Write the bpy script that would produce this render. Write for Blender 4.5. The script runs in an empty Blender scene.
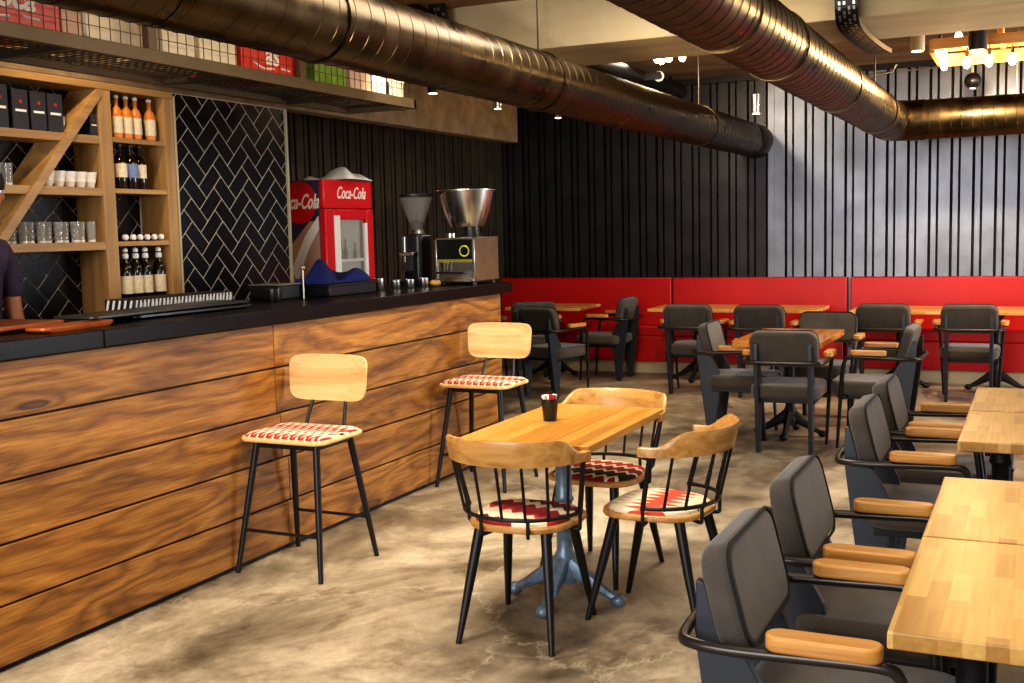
import bpy, bmesh, math, random
from mathutils import Matrix, Vector
R = math.radians
PI = math.pi
rnd = random.Random(7)
sc = bpy.context.scene
COL = sc.collection

# ------------------------------------------------------------------ materials
def hx(r, g, b):
    f = lambda c: (c / 255 / 12.92) if c / 255 <= 0.04045 else ((c / 255 + 0.055) / 1.055) ** 2.4
    return (f(r), f(g), f(b), 1.0)

class NT:
    """tiny node-tree helper"""
    def __init__(s, name):
        s.m = bpy.data.materials.new(name); s.m.use_nodes = True
        s.t = s.m.node_tree; s.b = s.t.nodes['Principled BSDF']
    def n(s, typ, **kw):
        nd = s.t.nodes.new(typ)
        for k, v in kw.items():
            if k.startswith('i_'):
                key = k[2:]
                nd.inputs[int(key) if key.isdigit() else key.replace('_', ' ')].default_value = v
            else: setattr(nd, k, v)
        return nd
    def l(s, a, ao, b, bi): s.t.links.new(a.outputs[ao], b.inputs[bi])
    def set(s, **kw):
        for k, v in kw.items(): s.b.inputs[k.replace('_', ' ')].default_value = v
        return s
    def math(s, op, a, b=None):
        nd = s.n('ShaderNodeMath', operation=op)
        for i, x in enumerate((a, b)):
            if x is None: continue
            if isinstance(x, tuple): s.l(x[0], x[1], nd, i)
            else: nd.inputs[i].default_value = x
        return nd
    def ramp(s, src, so, stops, interp='LINEAR'):
        r = s.n('ShaderNodeValToRGB'); r.color_ramp.interpolation = interp
        el = r.color_ramp.elements
        while len(el) < len(stops): el.new(0.5)
        for e, (p, c) in zip(el, stops): e.position = p; e.color = c
        s.l(src, so, r, 'Fac'); return r
    def mix(s, fac, a, b, blend='MIX'):
        m = s.n('ShaderNodeMix', data_type='RGBA', blend_type=blend)
        for key, x in ((0, fac), (6, a), (7, b)):
            if isinstance(x, tuple) and hasattr(x[0], 'outputs'): s.l(x[0], x[1], m, key)
            else: m.inputs[key].default_value = x
        return m
    def bump(s, src, so, strength=0.2, dist=0.01):
        b = s.n('ShaderNodeBump', i_Strength=strength, i_Distance=dist)
        s.l(src, so, b, 'Height'); s.l(b, 0, s.b, 'Normal')

def plain(name, col, rough=0.5, metal=0.0, var=0.0, scale=20, bump=0.0, **kw):
    t = NT(name); t.set(Roughness=rough, Metallic=metal)
    t.b.inputs['Base Color'].default_value = col
    for k, v in kw.items(): t.b.inputs[k.replace('_', ' ')].default_value = v
    if var or bump:
        tc = t.n('ShaderNodeTexCoord'); no = t.n('ShaderNodeTexNoise', i_Scale=scale, i_Detail=5.0)
        t.l(tc, 'Object', no, 'Vector')
        if var:
            d = tuple(c * (1 - var) for c in col[:3]) + (1,); u = tuple(min(1, c * (1 + var)) for c in col[:3]) + (1,)
            r = t.ramp(no, 'Fac', [(0.3, d), (0.7, u)]); t.l(r, 0, t.b, 'Base Color')
        if bump: t.bump(no, 'Fac', bump, 0.005)
    return t.m

def glass(name, col=(1, 1, 1, 1), rough=0.02, alpha=0.25):
    t = NT(name); t.set(Roughness=rough, Alpha=alpha)
    t.b.inputs['Base Color'].default_value = col
    t.b.inputs['Specular IOR Level'].default_value = 0.8
    return t.m

def emis(name, col, st):
    t = NT(name); t.b.inputs['Base Color'].default_value = col
    t.b.inputs['Emission Color'].default_value = col; t.b.inputs['Emission Strength'].default_value = st
    return t.m

def grain_wood(name, dark, mid, light, axis='x', scale=1.0, rough=0.45, rand=True, contrast=1.0):
    """fine grained wood, streaks running along a local axis"""
    t = NT(name); t.set(Roughness=rough)
    tc = t.n('ShaderNodeTexCoord'); oi = t.n('ShaderNodeObjectInfo')
    mp = t.n('ShaderNodeMapping')
    sv = [22 * scale] * 3; sv['xyz'.index(axis)] = 1.6 * scale
    mp.inputs['Scale'].default_value = sv
    add = t.n('ShaderNodeVectorMath', operation='ADD')
    mul = t.n('ShaderNodeVectorMath', operation='SCALE'); mul.inputs['Scale'].default_value = 31.0
    t.l(tc, 'Object', add, 0); t.l(oi, 'Random', mul, 0); t.l(mul, 0, add, 1)
    t.l(add if rand else tc, 0 if rand else 'Object', mp, 'Vector')
    no = t.n('ShaderNodeTexNoise', i_Scale=1.0, i_Detail=6.0, i_Roughness=0.6, i_Distortion=0.6)
    t.l(mp, 0, no, 'Vector')
    r = t.ramp(no, 'Fac', [(0.5 - 0.2 / contrast, dark), (0.5, mid), (0.5 + 0.2 / contrast, light)])
    t.l(r, 0, t.b, 'Base Color'); t.bump(no, 'Fac', 0.06, 0.004)
    return t.m

def plank_wood(name):
    """rough stained pine with knots; 'pl' colour attribute shifts each board"""
    t = NT(name)
    tc = t.n('ShaderNodeTexCoord'); at = t.n('ShaderNodeAttribute', attribute_name='pl')
    sc_ = t.n('ShaderNodeVectorMath', operation='SCALE'); sc_.inputs['Scale'].default_value = 17.0
    ad = t.n('ShaderNodeVectorMath', operation='ADD')
    t.l(at, 'Color', sc_, 0); t.l(tc, 'Object', ad, 0); t.l(sc_, 0, ad, 1)
    mp = t.n('ShaderNodeMapping'); mp.inputs['Scale'].default_value = (1.0, .8, 4.2); t.l(ad, 0, mp, 'Vector')
    # knots
    vo = t.n('ShaderNodeTexVoronoi', i_Scale=1.15, i_Randomness=1.0, feature='F1')
    t.l(mp, 0, vo, 'Vector')
    kn = t.ramp(vo, 'Distance', [(0.03, (1, 1, 1, 1)), (0.17, (0.45, 0.45, 0.45, 1)), (0.5, (0, 0, 0, 1))])
    # warped grain
    n1 = t.n('ShaderNodeTexNoise', i_Scale=1.3, i_Detail=3.0, i_Distortion=0.5); t.l(mp, 0, n1, 'Vector')
    sx = t.n('ShaderNodeSeparateXYZ'); t.l(mp, 0, sx, 0)
    a = t.math('MULTIPLY', (n1, 'Fac'), 2.2)
    b = t.math('MULTIPLY', (kn, 0), 1.3)
    c = t.math('ADD', (a, 0), (b, 0)); d = t.math('ADD', (c, 0), (sx, 'Z'))
    e = t.math('MULTIPLY', (d, 0), 4.2); fr = t.math('PINGPONG', (e, 0), 1.0)
    mp2 = t.n('ShaderNodeMapping'); mp2.inputs['Scale'].default_value = (3, 5, 130); t.l(ad, 0, mp2, 'Vector')
    n2 = t.n('ShaderNodeTexNoise', i_Scale=1.0, i_Detail=5.0, i_Roughness=0.65); t.l(mp2, 0, n2, 'Vector')
    n3 = t.n('ShaderNodeTexNoise', i_Scale=1.7, i_Detail=4.0, i_Roughness=0.65); t.l(mp, 0, n3, 'Vector')
    g1 = t.ramp(fr, 0, [(0.0, hx(126, 83, 36)), (0.45, hx(158, 109, 48)), (1.0, hx(176, 128, 62))])
    g2 = t.ramp(n2, 'Fac', [(0.32, (0.62, 0.58, 0.52, 1)), (0.62, (1.12, 1.1, 1.06, 1))])
    m1 = t.mix(1.0, (g1, 0), (g2, 0), 'MULTIPLY')
    g3 = t.ramp(n3, 'Fac', [(0.32, (0.56, 0.49, 0.41, 1)), (0.46, (0.95, 0.93, 0.9, 1)), (0.68, (1.22, 1.2, 1.14, 1))])
    m2 = t.mix(1.0, (m1, 2), (g3, 0), 'MULTIPLY')
    kd = t.ramp(vo, 'Distance', [(0.03, (.8, .8, .8, 1)), (0.085, (0.6, 0.6, 0.6, 1)), (0.1, (1, 1, 1, 1)), (0.12, (0.25, 0.25, 0.25, 1)), (0.26, (0, 0, 0, 1))])
    m3 = t.mix((kd, 0), (m2, 2), hx(66, 34, 12))
    sr = t.n('ShaderNodeSeparateColor'); t.l(at, 'Color', sr, 0)
    tint = t.ramp(sr, 'Red', [(0.0, (0.82, 0.80, 0.76, 1)), (1.0, (1.12, 1.08, 1.0, 1))])
    m4 = t.mix(1.0, (m3, 2), (tint, 0), 'MULTIPLY')
    t.l(m4, 2, t.b, 'Base Color'); t.set(Roughness=0.5)
    t.bump(n2, 'Fac', 0.15, 0.006)
    return t.m

def butcher(name, cols, bw=0.22, bh=0.05, axis='y', rough=0.28, grain=1.0):
    """glued staves with varied tones"""
    t = NT(name); t.set(Roughness=rough)
    tc = t.n('ShaderNodeTexCoord'); mp = t.n('ShaderNodeMapping'); t.l(tc, 'Object', mp, 'Vector')
    oi = t.n('ShaderNodeObjectInfo')
    if axis == 'y': mp.inputs['Rotation'].default_value = (0, 0, PI / 2)
    br = t.n('ShaderNodeTexBrick', offset=0.37, squash=1.0)
    br.inputs['Color1'].default_value = (0, 0, 0, 1); br.inputs['Color2'].default_value = (1, 1, 1, 1)
    br.inputs['Mortar'].default_value = (0.35, 0.35, 0.35, 1)
    br.inputs['Scale'].default_value = 1.0; br.inputs['Mortar Size'].default_value = 0.0004
    br.inputs['Brick Width'].default_value = bw; br.inputs['Row Height'].default_value = bh
    t.l(mp, 0, br, 'Vector')
    r = t.ramp(br, 'Color', [(i / (len(cols) - 1), c) for i, c in enumerate(cols)])
    mp2 = t.n('ShaderNodeMapping'); mp2.inputs['Scale'].default_value = (3, 60, 60); t.l(mp, 0, mp2, 'Vector')
    no = t.n('ShaderNodeTexNoise', i_Scale=1.0, i_Detail=5.0); t.l(mp2, 0, no, 'Vector')
    g = t.ramp(no, 'Fac', [(0.3, (1 - .2 * grain, 1 - .24 * grain, 1 - .3 * grain, 1)), (0.7, (1.06, 1.05, 1.03, 1))])
    m = t.mix(1.0, (r, 0), (g, 0), 'MULTIPLY')
    t.l(m, 2, t.b, 'Base Color')
    return t.m

def fabric(name, col, col2):
    t = NT(name); t.set(Roughness=0.85)
    t.b.inputs['Sheen Weight'].default_value = 0.25
    tc = t.n('ShaderNodeTexCoord')
    no = t.n('ShaderNodeTexNoise', i_Scale=260.0, i_Detail=2.0); t.l(tc, 'Object', no, 'Vector')
    n2 = t.n('ShaderNodeTexNoise', i_Scale=9.0, i_Detail=3.0); t.l(tc, 'Object', n2, 'Vector')
    ad = t.math('ADD', (no, 'Fac'), (n2, 'Fac')); dv = t.math('MULTIPLY', (ad, 0), 0.5)
    r = t.ramp(dv, 0, [(0.35, col), (0.65, col2)]); t.l(r, 0, t.b, 'Base Color')
    t.bump(no, 'Fac', 0.25, 0.002)
    return t.m

def kilim(name, stops, freq=0.034, amp=0.75, flip=False, shift=0.0, skew=0.0):
    """woven zig-zag bands across the cushion"""
    t = NT(name); t.set(Roughness=0.9)
    tc = t.n('ShaderNodeTexCoord'); sx = t.n('ShaderNodeSeparateXYZ'); t.l(tc, 'Object', sx, 0)
    u, v = ('Y', 'X') if flip else ('X', 'Y')
    pp = t.math('PINGPONG', (sx, u), freq); a = t.math('MULTIPLY', (pp, 0), amp * 2)
    k_ = t.math('MULTIPLY', (sx, u), skew); a = t.math('ADD', (a, 0), (k_, 0))
    b = t.math('ADD', (a, 0), (sx, v)); c = t.math('MULTIPLY', (b, 0), 2.3); d = t.math('ADD', (c, 0), 0.45 + shift)
    r = t.ramp(d, 0, stops, 'CONSTANT')
    no = t.n('ShaderNodeTexNoise', i_Scale=300.0); t.l(tc, 'Object', no, 'Vector')
    g = t.ramp(no, 'Fac', [(0.3, (0.72, 0.72, 0.72, 1)), (0.7, (1.05, 1.05, 1.05, 1))])
    m = t.mix(1.0, (r, 0), (g, 0), 'MULTIPLY')
    t.l(m, 2, t.b, 'Base Color'); t.bump(no, 'Fac', 0.3, 0.002)
    return t.m

def floor_mat():
    t = NT('worn_concrete_floor')
    tc = t.n('ShaderNodeTexCoord'); mp = t.n('ShaderNodeMapping'); mp.inputs['Scale'].default_value = (1.0, 0.75, 1.0)
    t.l(tc, 'Object', mp, 'Vector')
    n1 = t.n('ShaderNodeTexNoise', i_Scale=0.8, i_Detail=9.0, i_Roughness=0.66, i_Distortion=0.9); t.l(mp, 0, n1, 'Vector')
    n2 = t.n('ShaderNodeTexNoise', i_Scale=3.6, i_Detail=10.0, i_Roughness=0.74, i_Distortion=0.5); t.l(mp, 0, n2, 'Vector')
    n3 = t.n('ShaderNodeTexNoise', i_Scale=40.0, i_Detail=4.0, i_Roughness=0.7); t.l(mp, 0, n3, 'Vector')
    base = t.ramp(n1, 'Fac', [(0.36, hx(88, 78, 62)), (0.46, hx(134, 122, 102)), (0.55, hx(170, 158, 136)), (0.68, hx(198, 187, 166))])
    d = t.ramp(n2, 'Fac', [(0.33, (0.44, 0.4, 0.35, 1)), (0.45, (0.84, 0.82, 0.79, 1)), (0.6, (1.12, 1.11, 1.09, 1))])
    m = t.mix(1.0, (base, 0), (d, 0), 'MULTIPLY')
    s = t.ramp(n3, 'Fac', [(0.3, (0.86, 0.86, 0.86, 1)), (0.7, (1.08, 1.08, 1.08, 1))])
    m2 = t.mix(1.0, (m, 2), (s, 0), 'MULTIPLY')
    # pale scratches / cracks
    vo = t.n('ShaderNodeTexVoronoi', feature='DISTANCE_TO_EDGE', i_Scale=0.8)
    wv = t.n('ShaderNodeVectorMath', operation='ADD'); sc_ = t.n('ShaderNodeVectorMath', operation='SCALE'); sc_.inputs['Scale'].default_value = 0.5
    t.l(n2, 'Color', sc_, 0); t.l(mp, 0, wv, 0); t.l(sc_, 0, wv, 1); t.l(wv, 0, vo, 'Vector')
    cr = t.ramp(vo, 'Distance', [(0.0, (0.45, 0.45, 0.45, 1)), (0.007, (0, 0, 0, 1))])
    m3 = t.mix((cr, 0), (m2, 2), hx(216, 204, 180))
    t.l(m3, 2, t.b, 'Base Color')
    rr = t.ramp(n2, 'Fac', [(0.35, (0.32, 0.32, 0.32, 1)), (0.65, (0.6, 0.6, 0.6, 1))]); t.l(rr, 0, t.b, 'Roughness')
    t.bump(n2, 'Fac', 0.12, 0.01)
    return t.m

def concrete(name, a, b, c, scale=2.0):
    t = NT(name); t.set(Roughness=0.85)
    tc = t.n('ShaderNodeTexCoord'); mp = t.n('ShaderNodeMapping'); mp.inputs['Scale'].default_value = (0.35, 1, 1); t.l(tc, 'Object', mp, 0)
    n1 = t.n('ShaderNodeTexNoise', i_Scale=scale, i_Detail=8.0, i_Roughness=0.65); t.l(mp, 0, n1, 'Vector')
    r = t.ramp(n1, 'Fac', [(0.32, a), (0.5, b), (0.68, c)]); t.l(r, 0, t.b, 'Base Color'); t.bump(n1, 'Fac', 0.3, 0.02)
    return t.m

def duct_mat():
    t = NT('galvanised_spiral_duct'); t.set(Metallic=1.0, Roughness=0.3)
    tc = t.n('ShaderNodeTexCoord'); no = t.n('ShaderNodeTexNoise', i_Scale=6.0, i_Detail=6.0); t.l(tc, 'Object', no, 'Vector')
    r = t.ramp(no, 'Fac', [(0.3, hx(52, 43, 28)), (0.7, hx(84, 70, 48))]); t.l(r, 0, t.b, 'Base Color')
    r2 = t.ramp(no, 'Fac', [(0.3, (0.24, 0.24, 0.24, 1)), (0.7, (0.42, 0.42, 0.42, 1))]); t.l(r2, 0, t.b, 'Roughness')
    return t.m

CREAM = hx(232, 218, 190); RED = hx(176, 38, 30); DRED = hx(132, 18, 24); BLK = hx(28, 24, 26); ORR = hx(206, 74, 48)
M = dict(
    plank=plank_wood('stained_pine_boards'),
    slab=plain('black_stone_worktop', hx(18, 15, 13), 0.3, Specular_IOR_Level=.14, var=0.25, scale=30),
    kick_and_rib_shade=plain('black_kick_and_rib_shade', hx(14, 12, 11), 0.6),
    oak=grain_wood('varnished_oak', hx(156, 108, 54), hx(186, 138, 76), hx(204, 160, 98), 'x', 1.2, 0.32),
    oak_y=grain_wood('varnished_oak_arm', hx(160, 106, 48), hx(192, 138, 70), hx(208, 158, 92), 'y', 1.2, 0.3),
    ply=grain_wood('pale_oak_veneer', hx(196, 152, 92), hx(222, 184, 124), hx(236, 204, 150), 'x', 0.8, 0.4),
    cab=grain_wood('oak_shelving', hx(146, 110, 62), hx(166, 127, 74), hx(182, 143, 88), 'y', 0.9, 0.5, rand=False),
    cab_z=grain_wood('oak_shelving_upright', hx(146, 110, 62), hx(166, 127, 74), hx(182, 143, 88), 'z', 0.9, 0.5, rand=False),
    tab_oak=butcher('oak_table_boards', [hx(176, 124, 50), hx(192, 140, 62), hx(204, 156, 78)], 1.4, 0.06, 'y', 0.25),
    tab_near=butcher('butcher_block', [hx(160, 118, 54), hx(182, 140, 68), hx(194, 154, 82), hx(204, 170, 102)], 0.2, 0.042, 'y', 0.34),
    tab_far=butcher('pale_butcher_block', [hx(206, 150, 76), hx(222, 170, 96), hx(234, 188, 118)], 0.25, 0.05, 'x', 0.35),
    tab_mid=butcher('amber_table_boards', [hx(150, 88, 30), hx(190, 122, 48), hx(206, 140, 62)], 0.9, 0.05, 'y', 0.12),
    black=plain('black_powder_coat', hx(24, 23, 24), 0.42, metal=0.3),
    steel_blue=plain('blue_black_sheet_steel', hx(48, 53, 60), 0.42, metal=0.35),
    cast=plain('black_cast_iron', hx(26, 25, 26), 0.5, metal=0.4, var=0.2, scale=30),
    cast_blue=plain('blue_grey_cast_iron', hx(108, 130, 150), 0.38, metal=0.35, var=0.25, scale=40),
    upholst=fabric('charcoal_upholstery', hx(54, 48, 42), hx(82, 74, 64)),
    upholst_b=fabric('charcoal_upholstery_back', hx(50, 46, 42), hx(76, 69, 61)),
    piping=plain('black_piping', hx(18, 17, 17), 0.8),
    red=plain('red_leatherette', hx(186, 8, 8), 0.42, var=0.06, scale=3),
    beige=plain('beige_plinth_board', hx(196, 176, 140), 0.6, var=0.1, scale=6),
    kil_a=kilim('kilim_dark_red_weave', [(0, DRED), (0.1, CREAM), (0.36, RED), (0.44, DRED), (0.66, CREAM), (0.78, BLK), (0.84, DRED), (0.95, CREAM)], freq=0.03, amp=.7, skew=.5),
    kil_b=kilim('kilim_orange_weave', [(0, CREAM), (0.08, BLK), (0.13, CREAM), (0.42, ORR), (0.72, CREAM), (0.97, BLK), (1.0, CREAM)], freq=0.026, amp=1.6, shift=.06),
    kil_c=kilim('kilim_black_band_weave', [(0, RED), (0.06, CREAM), (0.18, RED), (0.33, CREAM), (0.4, DRED), (0.56, CREAM), (0.62, BLK), (0.80, CREAM), (0.86, DRED)], freq=0.028, amp=.7),
    kil_s=kilim('kilim_stool_weave', [(0, CREAM), (0.04, RED), (0.2, CREAM), (0.36, BLK), (0.44, CREAM), (0.52, RED), (0.7, CREAM), (0.84, BLK), (0.90, CREAM)], freq=0.022, amp=2.2, shift=-.06),
    floor=floor_mat(),
    ceil=concrete('brown_concrete_soffit', hx(92, 70, 44), hx(126, 98, 64), hx(156, 126, 86), 2.5),
    beam=concrete('pale_concrete_beam', hx(176, 158, 122), hx(198, 180, 142), hx(212, 196, 160), 2.0),
    beam2=concrete('bare_concrete_lintel', hx(104, 86, 62), hx(124, 104, 76), hx(142, 120, 90), 6.0),
    corr_dark=plain('dark_corrugated_steel', hx(52, 50, 50), 0.36, metal=0.6, var=0.3, scale=4),
    corr_left=plain('warm_lit_corrugated_steel', hx(88, 78, 64), 0.34, metal=0.6, var=0.3, scale=4),  # warm reflected light put into a lighter, browner base colour
    tube=plain('gunmetal_tube', hx(64, 60, 56), 0.32, metal=0.7),
    corr_grey=plain('grey_corrugated_steel', hx(124, 128, 138), 0.38, metal=0.6, var=0.25, scale=3),
    tile=plain('glossy_black_tile', hx(15, 12, 12), 0.22, Specular_IOR_Level=.3),
    grout=plain('pale_grout', hx(206, 196, 176), 0.8),
    wallp=plain('painted_wall', hx(180, 168, 146), 0.8, var=0.06, scale=3),
    duct=duct_mat(),
    duct_dark=plain('dark_duct_end', hx(70, 58, 46), 0.35, metal=0.9),
    strap=plain('galvanised_strap', hx(190, 182, 166), 0.35, metal=0.9),
    steel=plain('brushed_stainless', hx(196, 192, 184), 0.24, metal=1.0, var=0.06, scale=8),
    steel_d=plain('dark_stainless', hx(120, 110, 96), 0.35, metal=0.9),
    brown_pl=plain('brown_wood_side_panel', hx(104, 78, 50), 0.5, var=0.15, scale=12),
    white=plain('white_plastic', hx(232, 228, 220), 0.5),
    cloth=plain('white_cloth', hx(226, 222, 212), 0.9, bump=0.3, scale=30),
    blue_cloth=plain('navy_cloth', hx(24, 34, 98), 0.9, var=0.3, scale=14, bump=0.3),
    redpaint=plain('glossy_red_panel', hx(206, 14, 22), 0.28),
    darkblue=plain('dark_violet_panel', hx(60, 48, 78), 0.4),
    greyp=plain('pinkish_grey_panel', hx(182, 142, 118), 0.4),
    crate_r=plain('red_crate_plastic', hx(206, 46, 22), 0.4, var=0.15, scale=10),
    crate_g=plain('green_crate_plastic', hx(112, 142, 52), 0.45, var=0.3, scale=20),
    box_w=plain('white_carton', hx(228, 214, 184), 0.7, var=0.06, scale=8),
    box_b=plain('brown_carton', hx(150, 104, 66), 0.8, var=0.12, scale=8),
    box_p=plain('pinkish_carton', hx(214, 178, 150), 0.7, var=0.1, scale=8),
    wire=plain('dark_steel_wire', hx(62, 54, 44), 0.45, metal=0.6),
    rackm=plain('olive_steel_frame', hx(92, 76, 52), 0.5, metal=0.4, var=0.15, scale=8),
    glassm=glass('clear_glass', hx(190, 186, 178), 0.03, 0.2),
    glass_d=glass('smoked_glass', hx(60, 60, 60), 0.05, 0.35),
    porc=plain('white_porcelain', hx(232, 224, 210), 0.25),
    amber=plain('orange_syrup', hx(214, 128, 52), 0.25),
    bottle=plain('dark_brown_glass', hx(30, 18, 12), 0.1),
    label=plain('cream_paper_label', hx(220, 204, 172), 0.7, var=0.12, scale=60),
    label_b=plain('blue_paper_label', hx(110, 128, 170), 0.7),
    tin=plain('black_carton', hx(34, 28, 26), 0.5),
    redmark=plain('red_print', hx(170, 30, 28), 0.6),
    inkw=plain('white_print', hx(238, 232, 222), 0.6),
    ink=plain('black_print', hx(24, 22, 22), 0.6),
    copper=plain('orange_brown_board', hx(176, 92, 40), 0.28, var=0.2, scale=6),
    slate=plain('dark_slate_tray', hx(50, 48, 46), 0.35, var=0.2, scale=10),
    darkp=plain('black_plastic', hx(22, 21, 22), 0.35),
    screen=plain('dark_display', hx(20, 26, 22), 0.15),
    yel=plain('yellow_green_ring', hx(206, 204, 70), 0.5),
    wood_lamp=grain_wood('pine_lamp_boards', hx(188, 128, 60), hx(222, 164, 92), hx(238, 190, 122), 'x', 0.8, 0.55),
    bulb=emis('warm_bulb', (1.0, 0.78, 0.42, 1), 22.0),
    lit=emis('lit_lamp_face', (1.0, 0.86, 0.62, 1), 5.0),
    skin=plain('skin', hx(190, 122, 84), 0.5, var=0.06, scale=20),
    hair=plain('dark_hair', hx(26, 20, 18), 0.6, bump=0.3, scale=60),
    shirt=plain('dark_checked_shirt', hx(56, 40, 62), 0.9, var=0.3, scale=40),
    trous=plain('black_trousers', hx(20, 20, 24), 0.9),
    winglass=glass('window_glass', (0.9, 0.95, 1, 1), 0.02, 0.08),
)

# ------------------------------------------------------------------ mesh helpers
class MB:
    def __init__(s): s.v = []; s.f = []
    def add(s, vs, fs, X=None):
        o = len(s.v)
        for p in vs:
            p = Vector(p); s.v.append(tuple(X @ p) if X else tuple(p))
        s.f += [tuple(i + o for i in f) for f in fs]
        return s
    def box(s, x0, x1, y0, y1, z0, z1, X=None):
        vs = [(x, y, z) for z in (z0, z1) for y in (y0, y1) for x in (x0, x1)]
        return s.add(vs, [(0, 2, 3, 1), (4, 5, 7, 6), (0, 1, 5, 4), (2, 6, 7, 3), (0, 4, 6, 2), (1, 3, 7, 5)], X)
    def prism(s, poly, z0, z1, X=None):
        n = len(poly)
        vs = [(x, y, z0) for x, y in poly] + [(x, y, z1) for x, y in poly]
        fs = [tuple(range(n - 1, -1, -1)), tuple(range(n, 2 * n))] + [(i, (i + 1) % n, n + (i + 1) % n, n + i) for i in range(n)]
        return s.add(vs, fs, X)
    def loft(s, rings, closed=False, cap=True, X=None):
        n = len(rings[0]); vs = [p for r in rings for p in r]; fs = []
        m = len(rings)
        for k in range(m if closed else m - 1):
            a, b = k * n, ((k + 1) % m) * n
            fs += [(a + i, a + (i + 1) % n, b + (i + 1) % n, b + i) for i in range(n)]
        if cap and not closed:
            fs += [tuple(range(n - 1, -1, -1)), tuple(range((m - 1) * n, m * n))]
        return s.add(vs, fs, X)
    def tube(s, pts, r, n=8, closed=False, X=None, up=None):
        pts = [Vector(p) for p in pts]; m = len(pts)
        rr = r if isinstance(r, (list, tuple)) else [r] * m
        rings = []; prev = None
        for i, p in enumerate(pts):
            if closed: d = pts[(i + 1) % m] - pts[i - 1]
            else: d = pts[min(i + 1, m - 1)] - pts[max(i - 1, 0)]
            d = d.normalized()
            if prev is None:
                a = Vector(up) if up else (Vector((0, 0, 1)) if abs(d.z) < 0.9 else Vector((1, 0, 0)))
            else: a = prev
            a = (a - d * a.dot(d)).normalized(); b = d.cross(a); prev = a
            rings.append([p + (a * math.cos(2 * PI * k / n) + b * math.sin(2 * PI * k / n)) * rr[i] for k in range(n)])
        return s.loft(rings, closed, True, X)
    def lathe(s, prof, n=20, c=(0, 0, 0), X=None):
        c = Vector(c)
        rings = [[c + Vector((max(r, 1e-4) * math.cos(2 * PI * k / n), max(r, 1e-4) * math.sin(2 * PI * k / n), z)) for k in range(n)] for r, z in prof]
        return s.loft(rings, False, True, X)
    def ball(s, c, rx, ry=None, rz=None, n=14, m=8, X=None):
        ry = ry or rx; rz = rz or rx
        rings = [[(c[0] + rx * math.sin(PI * j / m) * math.cos(2 * PI * k / n), c[1] + ry * math.sin(PI * j / m) * math.sin(2 * PI * k / n), c[2] - rz * math.cos(PI * j / m)) for k in range(n)] for j in range(1, m)]
        return s.loft(rings, False, True, X)
    def build(s, name, mat, parent=None, bevel=0, seg=2, smooth=True, ang=38, sub=0):
        me = bpy.data.meshes.new(name); me.from_pydata(s.v, [], s.f); me.validate()
        bm = bmesh.new(); bm.from_mesh(me); bmesh.ops.recalc_face_normals(bm, faces=bm.faces); bm.to_mesh(me); bm.free()
        if smooth:
            me.shade_smooth(); me.set_sharp_from_angle(angle=R(ang))
        me.materials.append(mat)
        o = bpy.data.objects.new(name, me); COL.objects.link(o)
        if parent: o.parent = parent
        if bevel:
            b = o.modifiers.new('bevel', 'BEVEL'); b.width = bevel; b.segments = seg; b.limit_method = 'ANGLE'; b.angle_limit = R(40)
            if smooth: b.harden_normals = False
        if sub:
            q = o.modifiers.new('sub', 'SUBSURF'); q.levels = sub; q.render_levels = sub
        return o

def T(x=0, y=0, z=0): return Matrix.Translation((x, y, z))
def RX(a): return Matrix.Rotation(R(a), 4, 'X')
def RY(a): return Matrix.Rotation(R(a), 4, 'Y')
def RZ(a): return Matrix.Rotation(R(a), 4, 'Z')

def rrect(w, h, r, n=5, cx=0, cy=0):
    """rounded rectangle outline"""
    out = []
    for sx, sy, a0 in ((1, 1, 0), (-1, 1, 90), (-1, -1, 180), (1, -1, 270)):
        for i in range(n + 1):
            a = R(a0 + 90 * i / n)
            out.append((cx + sx * (w / 2 - r) + r * math.cos(a), cy + sy * (h / 2 - r) + r * math.sin(a)))
    return out

def superell(a, b, n=28, e=2.6, cx=0, cy=0):
    out = []
    for i in range(n):
        t = 2 * PI * i / n; c, s = math.cos(t), math.sin(t)
        out.append((cx + a * math.copysign(abs(c) ** (2 / e), c), cy + b * math.copysign(abs(s) ** (2 / e), s)))
    return out

def smooth_path(pts, k=4):
    """Catmull-Rom resample"""
    P = [Vector(p) for p in pts]; P = [P[0] * 2 - P[1]] + P + [P[-1] * 2 - P[-2]]
    out = []
    for i in range(1, len(P) - 2):
        a, b, c, d = P[i - 1], P[i], P[i + 1], P[i + 2]
        for j in range(k):
            t = j / k
            out.append(0.5 * ((2 * b) + (c - a) * t + (2 * a - 5 * b + 4 * c - d) * t * t + (3 * b - a - 3 * c + d) * t ** 3))
    out.append(P[-2]); return out

# ------------------------------------------------------------------ things
def tag(o, label, cat, group=None, kind=None):
    o['label'] = label; o['category'] = cat
    if group: o['group'] = group
    if kind: o['kind'] = kind
    return o
def thing(name, label, cat, loc=(0, 0, 0), rz=0, group=None):
    o = bpy.data.objects.new(name, None); COL.objects.link(o)
    o.empty_display_size = 0.05
    o.location = loc; o.rotation_euler = (0, 0, R(rz))
    return tag(o, label, cat, group)
def solo(mb, name, mat, label, cat, loc=(0, 0, 0), rz=0, group=None, **kw):
    o = mb.build(name, mat, None, **kw); o.location = loc; o.rotation_euler = (0, 0, R(rz))
    return tag(o, label, cat, group)
def struct(o):
    o['kind'] = 'structure'; return o
def dup(root, loc, rz=0, label=None, group=None):
    r = root.copy(); COL.objects.link(r); r.location = loc; r.rotation_euler = (0, 0, R(rz))
    if label: r['label'] = label
    if group: r['group'] = group
    for ch in list(root.children):
        c = ch.copy(); COL.objects.link(c); c.parent = r
        for g in list(ch.children):
            d = g.copy(); COL.objects.link(d); d.parent = c
    return r
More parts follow.
